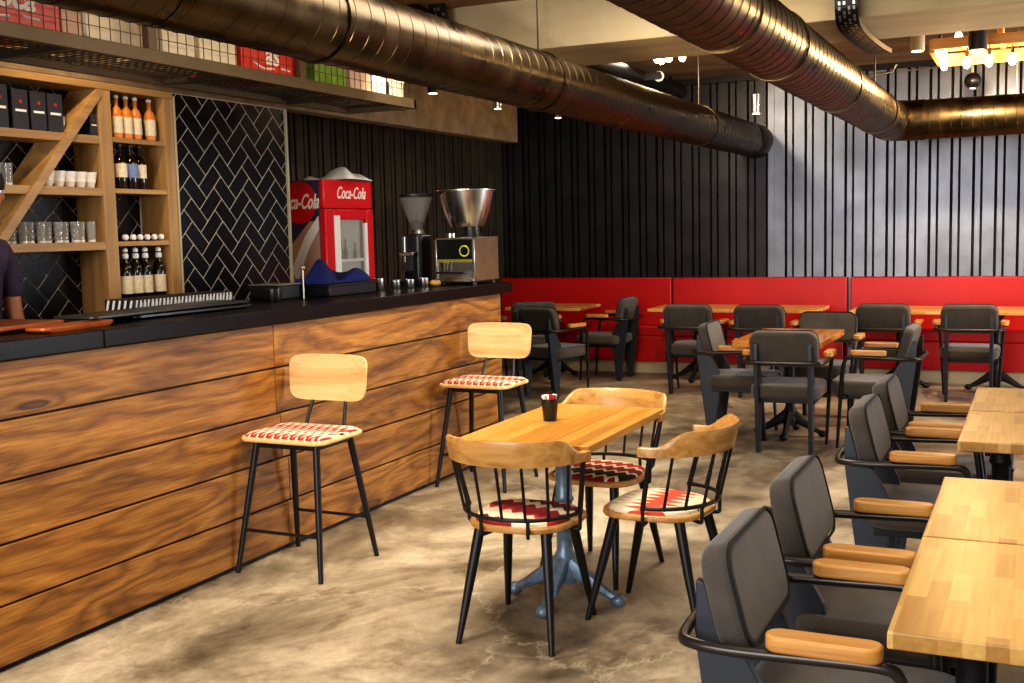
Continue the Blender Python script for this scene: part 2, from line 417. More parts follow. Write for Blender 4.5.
def remat(root, part, mat):
    """give one thing's part another finish (own mesh copy)"""
    for ch in root.children:
        if ch.name.split('.')[0] == part:
            ch.data = ch.data.copy(); ch.data.materials[0] = mat
def text(body, size, mat, parent, X, name='lettering', shear=0.0, ext=0.002, bold=0.0, sx=1.0):
    cu = bpy.data.curves.new('txt', 'FONT'); cu.body = body; cu.size = size; cu.shear = shear
    cu.extrude = ext; cu.offset = bold; cu.align_x = 'CENTER'; cu.align_y = 'CENTER'
    tmp = bpy.data.objects.new('txt', cu); COL.objects.link(tmp)
    dg = bpy.context.evaluated_depsgraph_get()
    me = bpy.data.meshes.new_from_object(tmp.evaluated_get(dg))
    bpy.data.objects.remove(tmp); me.transform(X @ Matrix.Diagonal((sx, 1, 1, 1)))
    me.materials.clear(); me.materials.append(mat)
    o = bpy.data.objects.new(name, me); COL.objects.link(o); o.parent = parent
    return o
def face_px(x, y, z): return Matrix(((0, 0, 1, x), (1, 0, 0, y), (0, 1, 0, z), (0, 0, 0, 1)))      # lettering facing +X
def face_ny(x, y, z): return Matrix(((1, 0, 0, x), (0, 0, -1, y), (0, 1, 0, z), (0, 0, 0, 1)))     # lettering facing -Y

# ================================================================== THE SETTING
YW = 11.9; XL = -5.7; XR = 4.4; YF = -3.0; ZC = 3.12
struct(MB().box(XL - .2, XR + .2, YF, YW + .2, -0.1, 0).build('floor', M['floor'], smooth=False))
struct(MB().box(XL - .2, XR + .2, YF, YW + .2, ZC, ZC + .15).build('ceiling', M['ceil'], smooth=False))
struct(MB().box(XL, XR, 7.1, 8.0, 2.78, ZC + .01).build('ceiling_beam', M['beam'], bevel=.008, smooth=False))
# ribbed back wall: darker sheets on the left, lighter grey sheets on the right
def ribs(x0, x1, period=0.2, depth=0.06):
    pts = []; x = x0
    while x < x1:
        for dx, d in ((0, depth), (0.104, depth), (0.107, 0), (0.127, 0), (0.130, depth * .9), (0.178, depth * .9), (0.181, 0), (0.197, 0)):
            if x + dx < x1: pts.append((x + dx, d))
        x += period
    pts.append((x1, pts[-1][1])); return pts
def corr(x0, x1, y, z0, z1, swap=False, depth=.06):
    p = ribs(x0, x1, depth=depth); mb = MB(); n = len(p)
    f = (lambda a, d, z: (y + d, a, z)) if swap else (lambda a, d, z: (a, y - d, z))
    vs = [f(a, d, z0) for a, d in p] + [f(a, d, z1) for a, d in p]
    mb.add(vs, [(i, i + 1, n + i + 1, n + i) for i in range(n - 1)]); mb.prof = p
    return mb
def recess(o, mb):  # valley floors coloured black to stand in for shade between the ribs
    o.data.materials.append(M['kick_and_rib_shade'])
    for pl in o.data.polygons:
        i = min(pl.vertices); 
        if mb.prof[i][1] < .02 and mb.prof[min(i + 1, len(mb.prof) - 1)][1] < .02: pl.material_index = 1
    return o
struct(MB().box(XL - .2, XR + .2, YW, YW + .2, 0, ZC).build('wall_back', M['ceil'], smooth=False))
struct(corr(XL, -2.56, YW - .003, 0, 3.06, depth=.09).build('wall_back_cladding', M['corr_dark'], smooth=False))
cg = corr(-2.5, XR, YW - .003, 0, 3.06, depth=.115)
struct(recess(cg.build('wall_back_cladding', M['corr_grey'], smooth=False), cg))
struct(MB().box(-2.57, -2.50, YW - .125, YW, 0, 3.06).build('trim_1', M['corr_grey'], bevel=.004, smooth=False))
struct(MB().box(XL, XR, YW - .16, YW, 3.06, ZC).build('trim_2', M['black'], smooth=False))
# left side: bar wall with tiles and shelving niche, recess with ribbed sheets behind
XT = -4.7
struct(MB().box(XL - .2, XL, YF, YW, 0, ZC).build('wall_left', M['wallp'], smooth=False))
struct(corr(6.4, YW - .12, XL + .003, 0, 3.1, True).build('wall_left_cladding', M['corr_left'], smooth=False))
struct(MB().box(XT - .22, XT - .012, 5.287, 6.4, 0, 2.425).box(XL, XT - .22, YF, 6.4, 0, ZC).build('wall_bar', M['grout'], smooth=False))
struct(MB().box(XL, XT, YF, 6.4, 2.425, ZC).box(XT - .13, XT, 6.4, 10.2, 2.43, ZC).build('ceiling_beam_left', M['beam2'], bevel=.006, smooth=False))
struct(MB().box(XT - .02, XT + .006, 6.385, 6.402, 0, 2.425).box(XT - .02, XT + .006, 5.286, 5.296, 0, 2.40).build('trim_3', M['wallp'], smooth=False))

def herring(y0, y1, z0, z1, x, name, W=0.1, g=0.006):
    bm = bmesh.new(); L = 2 * W; h = 0.0012
    ca = math.sqrt(.5); cy, cz = (y0 + y1) / 2, (z0 + z1) / 2
    rad = math.hypot(y1 - y0, z1 - z0) / 2 + L; N = int(rad / W) + 5
    for n in range(-N, N + 1):
        for m in range(-N, N + 1):
            for hor in (0, 1):
                a0 = (n + 4 * m) if hor else (n + 3 + 4 * m); b0 = n
                aw, bh = (2, 1) if hor else (1, 2)
                A0, A1 = a0 * W + g / 2, (a0 + aw) * W - g / 2; B0, B1 = b0 * W + g / 2, (b0 + bh) * W - g / 2
                am, bmid = (A0 + A1) / 2, (B0 + B1) / 2
                if abs(am) > rad or abs(bmid) > rad: continue
                q = []
                for a, b in ((A0, B0), (A1, B0), (A1, B1), (A0, B1)):
                    q.append((cy + (a - b) * ca, cz + (a + b) * ca))
                if max(p[0] for p in q) < y0 or min(p[0] for p in q) > y1 or max(p[1] for p in q) < z0 or min(p[1] for p in q) > z1: continue
                vs = [bm.verts.new((x, p[0], p[1])) for p in q]; bm.faces.new(vs)
    for co, no in (((0, y0, 0), (0, -1, 0)), ((0, y1, 0), (0, 1, 0)), ((0, 0, z0), (0, 0, -1)), ((0, 0, z1), (0, 0, 1))):
        bmesh.ops.bisect_plane(bm, geom=bm.verts[:] + bm.edges[:] + bm.faces[:], plane_co=co, plane_no=no, clear_outer=True)
    for f in bm.faces:
        if f.normal.x < 0: f.normal_flip()
    e = bmesh.ops.extrude_face_region(bm, geom=bm.faces[:])
    for v in [q for q in e['geom'] if isinstance(q, bmesh.types.BMVert)]: v.co.x += h
    me = bpy.data.meshes.new(name); bm.to_mesh(me); bm.free(); me.materials.append(M['tile'])
    o = bpy.data.objects.new(name, me); COL.objects.link(o); return struct(o)
herring(5.3, 6.384, 0.9, 2.42, XT - .011, 'wall_bar_tiles')
herring(2.6, 5.19, 0.9, 2.40, XT - .215, 'wall_niche_tiles')
# right side: daylight wall with three tall windows
rw = MB(); wy = [(1.0, 3.6), (4.6, 7.2), (8.2, 10.8)]
ys = [YF] + [q for w in wy for q in w] + [YW]
for i in range(0, len(ys), 2): rw.box(XR, XR + .2, ys[i], ys[i + 1], 0, ZC)
for a, b in wy: rw.box(XR, XR + .2, a, b, 0, .5).box(XR, XR + .2, a, b, 2.7, ZC)
struct(rw.build('wall_right', M['wallp'], smooth=False))
for i, (a, b) in enumerate(wy):
    fr = MB()
    for y in (a, (a + b) / 2 - .03, b - .06): fr.box(XR + .06, XR + .12, y, y + .06, .5, 2.7)
    for z in (.5, 2.64): fr.box(XR + .06, XR + .12, a, b, z, z + .06)
    w = struct(fr.build('window_%d' % (i + 1), M['black'], smooth=False))
    MB().box(XR + .085, XR + .095, a + .06, b - .06, .56, 2.64).build('pane', M['winglass'], w, smooth=False)

# ================================================================== BAR COUNTER
XC = -3.36
ct = thing('bar_counter', 'long bar counter faced with wide knotty stained pine boards', 'bar counter', (XC, 0, 0))
seamz = [0.02, 0.243, 0.466, 0.69, 0.915, 1.132]
YE = 6.95
cut = {4: [0.55, 4.40], 3: [1.1, 4.40], 2: [0.2, 4.43], 1: [0.9, 4.48], 0: [-.2, 4.46]}
bm = bmesh.new(); lay = bm.loops.layers.color.new('pl')
for r in range(5):
    ends = [-2.5] + cut[r] + [YE]
    for a, b in zip(ends[:-1], ends[1:]):
        col = (rnd.random(), rnd.random(), rnd.random(), 1)
        mat = T(0.0, 0, 0)
        y0, y1, z0, z1 = a + .002, b - .002, seamz[r] + .005, seamz[r + 1] - .004
        bx = bmesh.ops.create_cube(bm, size=1.0)
        for v in bx['verts']:
            v.co = Vector((-.0125 + v.co.x * .025, (y0 + y1) / 2 + v.co.y * (y1 - y0), (z0 + z1) / 2 + v.co.z * (z1 - z0)))
        fs = {f for v in bx['verts'] for f in v.link_faces}
        for f in fs:
            for lp in f.loops: lp[lay] = col
me = bpy.data.meshes.new('board_front'); bm.to_mesh(me); bm.free(); me.materials.append(M['plank'])
bf = bpy.data.objects.new('board_front', me); COL.objects.link(bf); bf.parent = ct
b = bf.modifiers.new('bevel', 'BEVEL'); b.width = .004; b.segments = 2
MB().box(-.70, -.026, -2.5, YE, 0, 1.132).build('counter_body', M['kick_and_rib_shade'], ct, smooth=False)
ws = MB()
yy = -2.5
for y1 in (0.6, 3.285, 7.08):
    ws.box(-4.06, XC + .03, yy + .0015, y1 - .0015, 1.133, 1.203); yy = y1
solo(ws, 'bar_worktop', M['slab'], 'polished black stone worktop along the top of the bar counter', 'worktop', bevel=.004)
# behind the bar: shelving unit in the tiled niche
su = thing('bar_shelving', 'tall open oak shelving with a slanting board, behind the bar', 'shelving', (XT, 0, 0))
def brd(n, *a, mt='cab'): return MB().box(*a).build(n, M[mt], su, bevel=.003, smooth=False)
brd('upright', -.21, 0, 4.694, 4.785, .0, 2.40, mt='cab_z'); brd('upright', -.21, 0, 5.205, 5.283, .0, 2.40, mt='cab_z')
brd('upright', -.21, 0, 2.6, 2.68, .0, 2.40, mt='cab_z')
brd('top_board', -.21, 0.004, 2.6, 5.283, 2.385, 2.424)
for z in (2.13, 1.845, 1.547): brd('shelf', -.21, -.004, 2.68, 4.694, z - .045, z)
for z in (2.13, 1.845, 1.547, 1.21): brd('shelf', -.21, -.006, 4.785, 5.205, z - .028, z)
brd('base_cabinet', -.21, 0.0, 2.68, 4.694, 0, .95); brd('base_cabinet', -.21, 0.0, 4.785, 5.205, 0, .95)
def sloped(n, ya, za, yb, zb, w=.05):
    d = Vector((yb - ya, zb - za)).normalized(); nrm = Vector((-d.y, d.x)) * w / 2
    q = [(ya + nrm.x, za + nrm.y), (yb + nrm.x, zb + nrm.y), (yb - nrm.x, zb - nrm.y), (ya - nrm.x, za - nrm.y)]
    MB().add([(x, a, c) for x in (-.2, .008) for a, c in q], [(0, 1, 2, 3), (7, 6, 5, 4), (0, 4, 5, 1), (1, 5, 6, 2), (2, 6, 7, 3), (3, 7, 4, 0)]).build(n, M['cab'], su, bevel=.002, smooth=False)
sloped('slanting_board', 4.70, 2.37, 3.55, 1.05)

# ---- bottles and crockery on the shelves
def pr(*a): return list(a)
def mk_bottle(label, h, r, neck, body, lab, loc, group, cap='darkp', lab_z=(.25, .55), cat='bottle'):
    t = thing('bottle', label, cat, loc, 0, group)
    MB().lathe([(r * .9, 0), (r, .01), (r, h * .56), (r * .8, h * .66), (neck, h * .74), (neck, h * .95)], 14).build('bottle_body', M[body], t)
    MB().lathe([(r + .001, h * lab_z[0]), (r + .0015, h * lab_z[0]), (r + .0015, h * lab_z[1]), (r + .001, h * lab_z[1])], 14).build('paper_label', M[lab], t)
    MB().lathe([(neck * 1.25, h * .92), (neck * 1.25, h * .97), (neck * .5, h)], 12).build('cap', M[cap], t)
    return t
xs = XT - .05
sy = [4.875, 4.95, 5.022, 5.135]
t0 = mk_bottle('orange syrup bottle with pale label and white spout, nearest the upright, top right shelf', .245, .034, .012, 'amber', 'label', (xs, sy[0], 2.13), 'syrup bottles on the top shelf', 'white', (.12, .5))
for y, lb in zip(sy[1:], ('second orange syrup bottle from the upright, white spout', 'third orange syrup bottle from the upright, white spout', 'orange syrup bottle with white spout standing apart at the right end')):
    dup(t0, (xs, y, 2.13), 0, lb)
dk = mk_bottle('dark bottle with cream label, left of three on the second right-hand shelf', .26, .038, .013, 'bottle', 'label', (xs, 4.88, 1.845), 'dark bottles on the second shelf')
b2 = dup(dk, (xs, 4.965, 1.845), 0, 'dark bottle with pale blue label between two cream-labelled ones'); remat(b2, 'paper_label', M['label_b'])
dup(dk, (xs - .02, 5.055, 1.845), 0, 'dark bottle with cream label, right of the blue-labelled bottle')
wb = mk_bottle('tall dark bottle with white seal, left of four on the lowest right-hand shelf', .30, .037, .013, 'bottle', 'label', (xs, 4.88, 1.21), 'tall bottles on the lowest shelf', 'white', (.12, .46))
for c in list(wb.children):
    pass
MB().lathe([(.0135, .235), (.019, .24), (.019, .262), (.0135, .267)], 12).build('neck_seal', M['white'], wb)
for y, lb in ((4.962, 'second tall dark bottle with cream label on the lowest right-hand shelf'), (5.04, 'third tall dark bottle with cream label on the lowest right-hand shelf'), (5.15, 'tall dark cream-labelled bottle at the right end of the lowest shelf')):
    dup(wb, (xs, y, 1.21), 0, lb)
# small bottles lying with their pale ends forward
X90 = T(0, 0, .022) @ RY(90)
lb0 = thing('small_bottle', 'small dark bottle lying with pale cap forward, leftmost of six in a row', 'bottle', (xs + .00, 4.86, 1.547), 0, 'small bottles lying on the third shelf')
MB().lathe([(.018, -.12), (.021, -.11), (.021, -.02), (.012, .0), (.012, .02)], 12, X=X90).build('bottle_body', M['bottle'], lb0)
MB().lathe([(.015, .02), (.017, .022), (.017, .04), (.012, .044)], 12, X=X90).build('cap', M['white'], lb0)
for i, lb in enumerate(('second', 'third', 'fourth', 'fifth', 'rightmost')):
    dup(lb0, (xs + .00, 4.92 + .057 * i, 1.547), 0, 'small dark bottle lying with pale cap forward, %s of six in a row' % lb)
# boxes on the top left shelf
bx0 = thing('tea_box', 'black carton with red round mark, first from the slanting board side, top left shelf', 'box', (XT - .07, 4.40, 2.13), 0, 'black cartons on the top left shelf')
MB().box(-.06, .06, -.05, .05, 0, .20).build('carton', M['tin'], bx0, bevel=.003, smooth=False)
MB().lathe([(.001, 0), (.010, 0), (.010, .003), (.001, .003)], 14, X=T(.0605, .0, .14) @ RY(90)).build('round_mark', M['redmark'], bx0)
MB().box(.0605, .063, -.034, .034, .088, .1).build('printed_line', M['inkw'], bx0, smooth=False)
for i, (y, h, lb) in enumerate(((4.29, 1, 'second black carton from the slanting board'), (4.175, 1, 'third black carton from the slanting board'), (4.05, 1.08, 'fourth black carton from the slanting board'), (3.93, 1.1, 'black carton at the left end of the row, by the photo edge'))):
    q = dup(bx0, (XT - .07, y, 2.13), 0, lb); q.scale = (1, 1, h)
dup(bx0, (XT - .07, 4.662, 2.13), 0, 'single black carton with red mark right of the slanting board').scale = (1, .5, .6)
solo(MB().lathe([(.028, 0), (.03, .004), (.03, .09), (.026, .094)], 14), 'tin_can', M['steel_d'], 'small grey tin at the right end of the black cartons', 'tin', (XT - .06, 4.478, 2.13))
# glasses
def tumbler(label, loc, h=.10, r=.032, group=None):
    t = thing('drinking_glass', label, 'glass', loc, 0, group)
    MB().lathe([(r * .82, 0), (r, h), (r * .93, h), (r * .78, .008), (.001, .008)], 14).build('tumbler', M['glassm'], t)
    MB().lathe([(r * .80, .001), (r * .82, .012), (.001, .012)], 14).build('heavy_base', M['porc'], t)
    return t
og = tumbler('clear tumbler at the left end of the long row on the lower left shelf', (XT - .05, 4.005, 1.547), .112, .027, 'tumblers in the long row')
ordn = ['second', 'third', 'fourth', 'fifth', 'sixth', 'seventh', 'eighth', 'ninth', 'tenth', 'eleventh']
for i in range(11):
    dup(og, (XT - .05 - .02 * (i % 2), 4.062 + i * .0575, 1.547), 0, ('clear tumbler, %s from the left in the long row on the lower shelf' % ordn[i]) if i < 10 else 'clear tumbler at the right end of the long row on the lower shelf')
for i, lb in enumerate(('leftmost', 'second', 'third', 'rightmost')):
    dup(og, (XT - .05, 3.91 + i * .064, 1.845), 0, 'clear tumbler on the middle left shelf, %s of four' % lb, 'tumblers on the middle shelf')
cu0 = thing('coffee_cup', 'white coffee cup nearest the slanting board, middle left shelf', 'cup', (XT - .06, 4.36, 1.845), 0, 'white cups on the middle shelf')
MB().lathe([(.022, 0), (.026, .004), (.04, .07), (.042, .085), (.039, .085), (.034, .03), (.001, .012)], 16).build('cup_bowl', M['porc'], cu0)
MB().tube(smooth_path([(0, .037, .066), (0, .062, .06), (0, .06, .03), (0, .031, .024)]), .0055, 6).build('handle', M['porc'], cu0)
for y, lb in ((4.435, 'second white coffee cup from the slanting board'), (4.51, 'third white coffee cup from the slanting board'), (4.585, 'fourth white coffee cup from the slanting board'), (4.655, 'white coffee cup at the right end against the upright')):
    dup(cu0, (XT - .06, y, 1.845), rnd.choice((0, 180, 150, 30)), lb)

# ================================================================== FRIDGE
fg = thing('drinks_fridge', 'tall red drinks fridge with glass door and white script lettering, behind the bar', 'fridge', (-4.72, 7.15, 0))
MB().box(-.60, -.03, -.32, .32, .06, 1.96).build('cabinet_body', M['darkblue'], fg, bevel=.012)
hd = MB().box(-.03, .012, -.325, .325, 1.752, 1.965).build('header_panel', M['redpaint'], fg, bevel=.01)
MB().box(-.03, .01, -.325, .325, .06, .55).build('lower_panel', M['redpaint'], fg, bevel=.01)
dr = MB()
dr.box(-.03, .02, -.325, -.215, .55, 1.748).box(-.03, .02, .23, .325, .55, 1.748).box(-.03, .02, -.215, .23, 1.67, 1.748).box(-.03, .02, -.215, .23, .55, .62)
dd = dr.build('door_frame', M['redpaint'], fg, bevel=.008)
MB().box(.0, .024, -.215, -.14, .62, 1.70).box(.0, .024, .195, .23, .62, 1.645).build('white_seal', M['white'], dd, bevel=.003)
MB().box(.005, .009, -.14, .195, .62, 1.67).build('glass_pane', M['glassm'], dd, smooth=False)
MB().box(-.0285, -.026, -.14, .195, .62, 1.67).build('interior_glow', plain('fridge_interior_glow', hx(150, 146, 132), 0.5, Emission_Color=(1, .95, .85, 1), Emission_Strength=.06), fg, smooth=False)  # weak emission added to brighten the interior, not a lamp
for z in (1.16, 1.375): MB().box(-.028, .003, -.15, .2, z - .02, z).build('wire_shelf', M['white'], fg, smooth=False)
MB().box(-.58, -.02, -.3, .3, 0, .06).build("kick_base", M["black"], fg, smooth=False)
text('Coca-Cola', .125, M['inkw'], hd, face_px(.013, .03, 1.865), 'script_lettering', .42, .002, .001, .72)
sd = MB().box(-.59, -.04, -.326, -.3205, .1, 1.66).build('side_panel', M['greyp'], fg, smooth=False)
MB().add([(-.60, -.3275, 1.96), (-.60, -.3275, 1.2), (-.30, -.3275, 1.48), (-.12, -.3275, 1.66), (-.04, -.3275, 1.70), (-.04, -.3275, 1.96)], [(0, 1, 2, 3, 4, 5)]).build('violet_field', M['darkblue'], sd, smooth=False)
MB().add([(-.3, -.3278, 1.30), (-.16, -.3278, 1.56), (-.04, -.3278, 1.70), (-.04, -.3278, 1.60), (-.14, -.3278, 1.45), (-.24, -.3278, 1.22)], [(0, 1, 2, 3, 4, 5)]).build('white_swoosh', M['white'], sd, smooth=False)
MB().lathe([(.001, 0), (.155, 0), (.155, .003), (.001, .003)], 32, X=T(-.205, -.328, 1.80) @ RX(90)).build('red_disc', M['redpaint'], sd)
text('Coca-Cola', .15, M['inkw'], sd, face_ny(-.215, -.3325, 1.80), 'disc_lettering', .42, .001, .003, .56)
fgroup = 'small bottles inside the fridge'
fb = thing('soda_bottle', 'small bottle on the upper fridge shelf, left', 'bottle', (-4.7315, 7.06, 1.376), 0, fgroup)
MB().lathe([(.014, 0), (.0145, .06), (.006, .1), (.006, .145), (.004, .15)], 12).build('bottle_body', plain('green_bottle', hx(96, 92, 38), .15), fb)
dup(fb, (-4.7315, 7.12, 1.376), 0, 'small bottle on the upper fridge shelf, middle'); dup(fb, (-4.7315, 7.25, 1.376), 0, 'small bottle on the upper fridge shelf, right').scale = (1, 1, .8)
for i, lb in enumerate(('leftmost', 'middle', 'rightmost')):
    solo(MB().ball((0, 0, .026), .014, .038, .026, 10, 6), 'snack_bag', plain('yellow_bag', hx(190, 168, 76), .5), 'small yellow bag on the lower fridge shelf, ' + lb, 'bag', (-4.7305, 7.05 + .085 * i, 1.161), 0, 'yellow bags in the fridge')
# folded cloths lying on the fridge
def cloth(name, mat, label, loc, w, d, h, seed, rz=0, n=18):
    rr = random.Random(seed); ph = [rr.uniform(0, 6) for _ in range(6)]
    vs = []; fs = []
    for j in range(n + 1):
        for i in range(n + 1):
            u, v = i / n * 2 - 1, j / n * 2 - 1
            e = max(0, 1 - max(abs(u), abs(v)) ** 5)
            z = h * e * (.55 + .25 * math.sin(3.1 * u + ph[0] + 2 * v) + .2 * math.sin(5 * v + ph[1] + 3 * u))
            k = 1 + .10 * math.sin(3 * math.atan2(v, u) + ph[2])
            vs.append((u * w / 2 * k, v * d / 2 * k, max(z, .0015)))
    for j in range(n):
        for i in range(n):
            a = j * (n + 1) + i; fs.append((a, a + 1, a + n + 2, a + n + 1))
    o = MB().add(vs, fs).build(name, mat, None, ang=80)
    s = o.modifiers.new('s', 'SOLIDIFY'); s.thickness = .004; s.offset = 1
    o.location = loc; o.rotation_euler = (0, 0, R(rz)); return tag(o, label, 'cloth')
cloth('folded_cloth', M['cloth'], 'crumpled white cloth lying on top of the red fridge', (-4.82, 7.24, 1.966), .34, .50, .10, 3, 8)

# ================================================================== THINGS ON THE WORKTOP
ZT = 1.2035
gr = thing('coffee_grinder', 'black coffee grinder with clear conical hopper beside the juice machine', 'coffee grinder', (-3.865, 6.70, ZT))
MB().box(-.085, .085, -.11, .11, 0, .03).build('base', M['darkp'], gr, bevel=.008)
MB().prism(rrect(.15, .18, .035), .03, .34).build('grinder_body', M['darkp'], gr, bevel=.008)
MB().prism(rrect(.03, .02, .006, 3, -.05, -.096), .16, .33).build('chrome_strip', M['steel'], gr)
MB().box(-.055, .055, -.16, -.09, .2, .225).build('portafilter_fork', M['steel'], gr, bevel=.004)
MB().lathe([(.05, .10), (.052, .2), (.045, .2), (.001, .19)], 16, (0, -.13, 0)).build('dosing_chamber', M['glass_d'], gr)
MB().lathe([(.05, .34), (.055, .35), (.045, .375)], 18).build('collar', M['steel'], gr)
hp = MB().lathe([(.035, .37), (.112, .585), (.116, .60), (.11, .60), (.032, .376)], 24).build('hopper', M['glassm'], gr)
MB().lathe([(.119, .598), (.121, .604), (.121, .616), (.05, .624), (.001, .624)], 24).build('hopper_lid', M['darkp'], hp)
MB().lathe([(.03, .372), (.05, .43), (.001, .45)], 18).build('coffee_beans', plain('coffee_beans', hx(30, 18, 12), .5), hp)

jm = thing('juice_machine', 'steel juice machine with green-ringed button and big metal bowl on top', 'juice machine', (-3.55, 6.65, ZT))
bw, bd, b0, b1 = .152, .36, .022, .318
MB().box(-bw, bw, .012, bd, b0, b1).build('housing', M['brown_pl'], jm, bevel=.006)
fr = MB(); fr.box(-bw, -bw + .018, -.008, .012, b0, b1).box(bw - .018, bw, -.008, .012, b0, b1).box(-bw, bw, -.008, .012, b1 - .016, b1).box(-bw, bw, -.03, .012, b0, b0 + .02)
fr.build('front_frame', M['steel'], jm, bevel=.003)
MB().box(-bw + .018, bw - .018, .004, .012, b0 + .02, b0 + .13).build('steel_back_plate', M['steel'], jm, smooth=False)
pn = MB().box(-bw + .018, bw - .018, -.002, .012, b0 + .15, b1 - .016).build('control_panel', M['screen'], jm, bevel=.002, smooth=False)
MB().box(-bw + .018, bw - .018, -.004, .012, b0 + .13, b0 + .15).build('yellow_strip', plain('olive_strip', hx(140, 132, 44), .4), jm, smooth=False)
MB().tube([(.075 + .034 * math.cos(a), -.006, b0 + .205 + .034 * math.sin(a)) for a in [i * PI / 12 for i in range(24)]], .005, 6, True).build('ring_button', M['yel'], pn)
MB().box(-.11, .10, -.07, .006, b0 + .055, b0 + .07).build('portafilter', M['darkp'], jm, bevel=.004)
MB().lathe([(.018, b0 + .07), (.03, b0 + .13)], 14, (-.07, -.02, 0)).build('spout', M['steel'], jm)
for sx in (-.12, .12):
    for y in (.04, .32): MB().lathe([(.018, 0), (.016, b0)], 12, (sx, y, 0)).build('foot', M['darkp'], jm)
MB().lathe([(.07, b1), (.06, .37), (.06, .39)], 20, (.03, .19, 0)).build('bowl_stem', M['darkp'], jm)
MB().lathe([(.035, b1), (.035, .345), (.02, .352)], 16, (-.08, .10, 0)).build('chrome_knob', M['steel'], jm)
MB().lathe([(.09, .385), (.115, .39), (.15, .47), (.178, .57), (.19, .63), (.207, .632), (.207, .638), (.184, .636), (.145, .47), (.1, .40), (.001, .398)], 36, (.0, .19, 0)).build('steel_bowl', M['steel'], jm)

def tincup(label, loc, h, r):
    t = thing('steel_cup', label, 'cup', loc, 0, 'steel cups in a row on the worktop')
    MB().lathe([(r * .92, 0), (r, .004), (r, h), (r * .94, h), (r * .92, .01), (.001, .008)], 18).build('cup_wall', M['steel'], t)
    return t
tincup('tall steel cup at the left of the row of steel cups by the fridge', (-3.745, 5.99, ZT), .075, .034)
tincup('second steel cup from the left on the worktop', (-3.70, 6.12, ZT), .058, .03)
tincup('third steel cup from the left on the worktop', (-3.66, 6.23, ZT), .058, .03)
tincup('rightmost steel cup, in front of the coffee grinder', (-3.63, 6.36, ZT), .06, .03)
solo(MB().ball((0, 0, .022), .035, .05, .022, 14, 8), 'bread_roll', plain('golden_bun', hx(186, 140, 62), .6), 'small yellow lump beside the rightmost steel cup', 'food', (-3.60, 6.46, ZT))
bk = thing('black_crate', 'low black box on the worktop under the blue cloth', 'box', (-3.80, 5.58, ZT))
MB().box(-.14, .14, -.25, .25, 0, .065).build('box_wall', M['darkp'], bk, bevel=.006)
MB().box(-.15, .15, -.26, .26, .055, .07).build('rim', M['darkp'], bk, bevel=.004)
cloth('blue_cloth', M['blue_cloth'], 'crumpled navy blue cloth on the black box in front of the fridge', (-3.82, 5.56, ZT + .0705), .27, .44, .14, 11, 0)
solo(MB().tube([(0, 0, .0), (0, 0, .17)], .0045, 10).ball((0, 0, .175), .014, n=12), 'steel_rod', M['strap'], 'thin upright steel rod with pale knob, left of the blue cloth', 'rod', (-3.69, 5.12, ZT))
ct2 = thing('condiment_box', 'black counter box with pale lid edge against the tiled wall', 'box', (-3.90, 5.14, ZT))
MB().box(-.10, .10, -.10, .10, 0, .08).build('box_wall', M['darkp'], ct2, bevel=.006)
MB().box(-.105, .105, -.105, .105, .08, .086).build('lid_edge', M['strap'], ct2, bevel=.002)
solo(MB().lathe([(.04, 0), (.042, .004), (.04, .07), (.001, .07)], 16), 'dark_pot', M['darkp'], 'round black pot between the lidded box and the steel rod', 'pot', (-3.75, 4.93, ZT))
# long patterned box, slate trays, boards at the left end
pb = thing('patterned_box', 'long low box with black and white zigzag print on the worktop', 'box', (-3.93, 4.34, ZT))
MB().box(-.09, .09, -.36, .36, 0, .07).build('box_wall', M['ink'], pb, bevel=.003, smooth=False)
zz = MB()
for i in range(27):
    y = -.355 + i * .026
    zz.add([(.0915, y, .004), (.0915, y + .012, .004), (.0915, y + .026, .066), (.0915, y + .014, .066)], [(0, 1, 2, 3)])
    if i % 3: zz.add([(.0915, y + .014, .014), (.0915, y + .02, .010), (.0915, y + .028, .05), (.0915, y + .022, .06)], [(0, 1, 2, 3)])
for i in range(5):
    x = -.085 + i * .036
    zz.add([(x, -.3615, .004), (x + .014, -.3615, .004), (x + .03, -.3615, .066), (x + .016, -.3615, .066)], [(0, 1, 2, 3)])
zz.build('zigzag_print', M['inkw'], pb, smooth=False)
def tray(name, mat, label, cat, loc, w, d, h, rz, taper=.9):
    o = thing(name, label, cat, loc, rz)
    a = rrect(w * taper, d * taper, .03); c = rrect(w, d, .035)
    MB().loft([[(x, y, 0) for x, y in a], [(x, y, h * .5) for x, y in c], [(x, y, h) for x, y in c], [(x * .97, y * .97, h) for x, y in c], [(x * .9, y * .9, h * .7) for x, y in a]]).build('board', M[mat], o)
    return o
tray('slate_tray', 'slate', 'large dark slate tray lying in front of the patterned box', 'tray', (-3.68, 3.98, ZT + .019), .24, 1.10, .016, 3)
tray('slate_tray', 'darkp', 'black tray lying beneath the large slate tray', 'tray', (-3.66, 4.1, ZT), .22, .80, .018, -1)
tray('serving_board', 'copper', 'orange-brown serving board at the left end of the worktop', 'board', (-3.74, 3.02, ZT), .34, .66, .03, 6)
tray('serving_board', 'copper', 'narrow orange-brown serving board right of the larger one', 'board', (-3.50, 3.28, ZT), .12, .42, .022, 8)
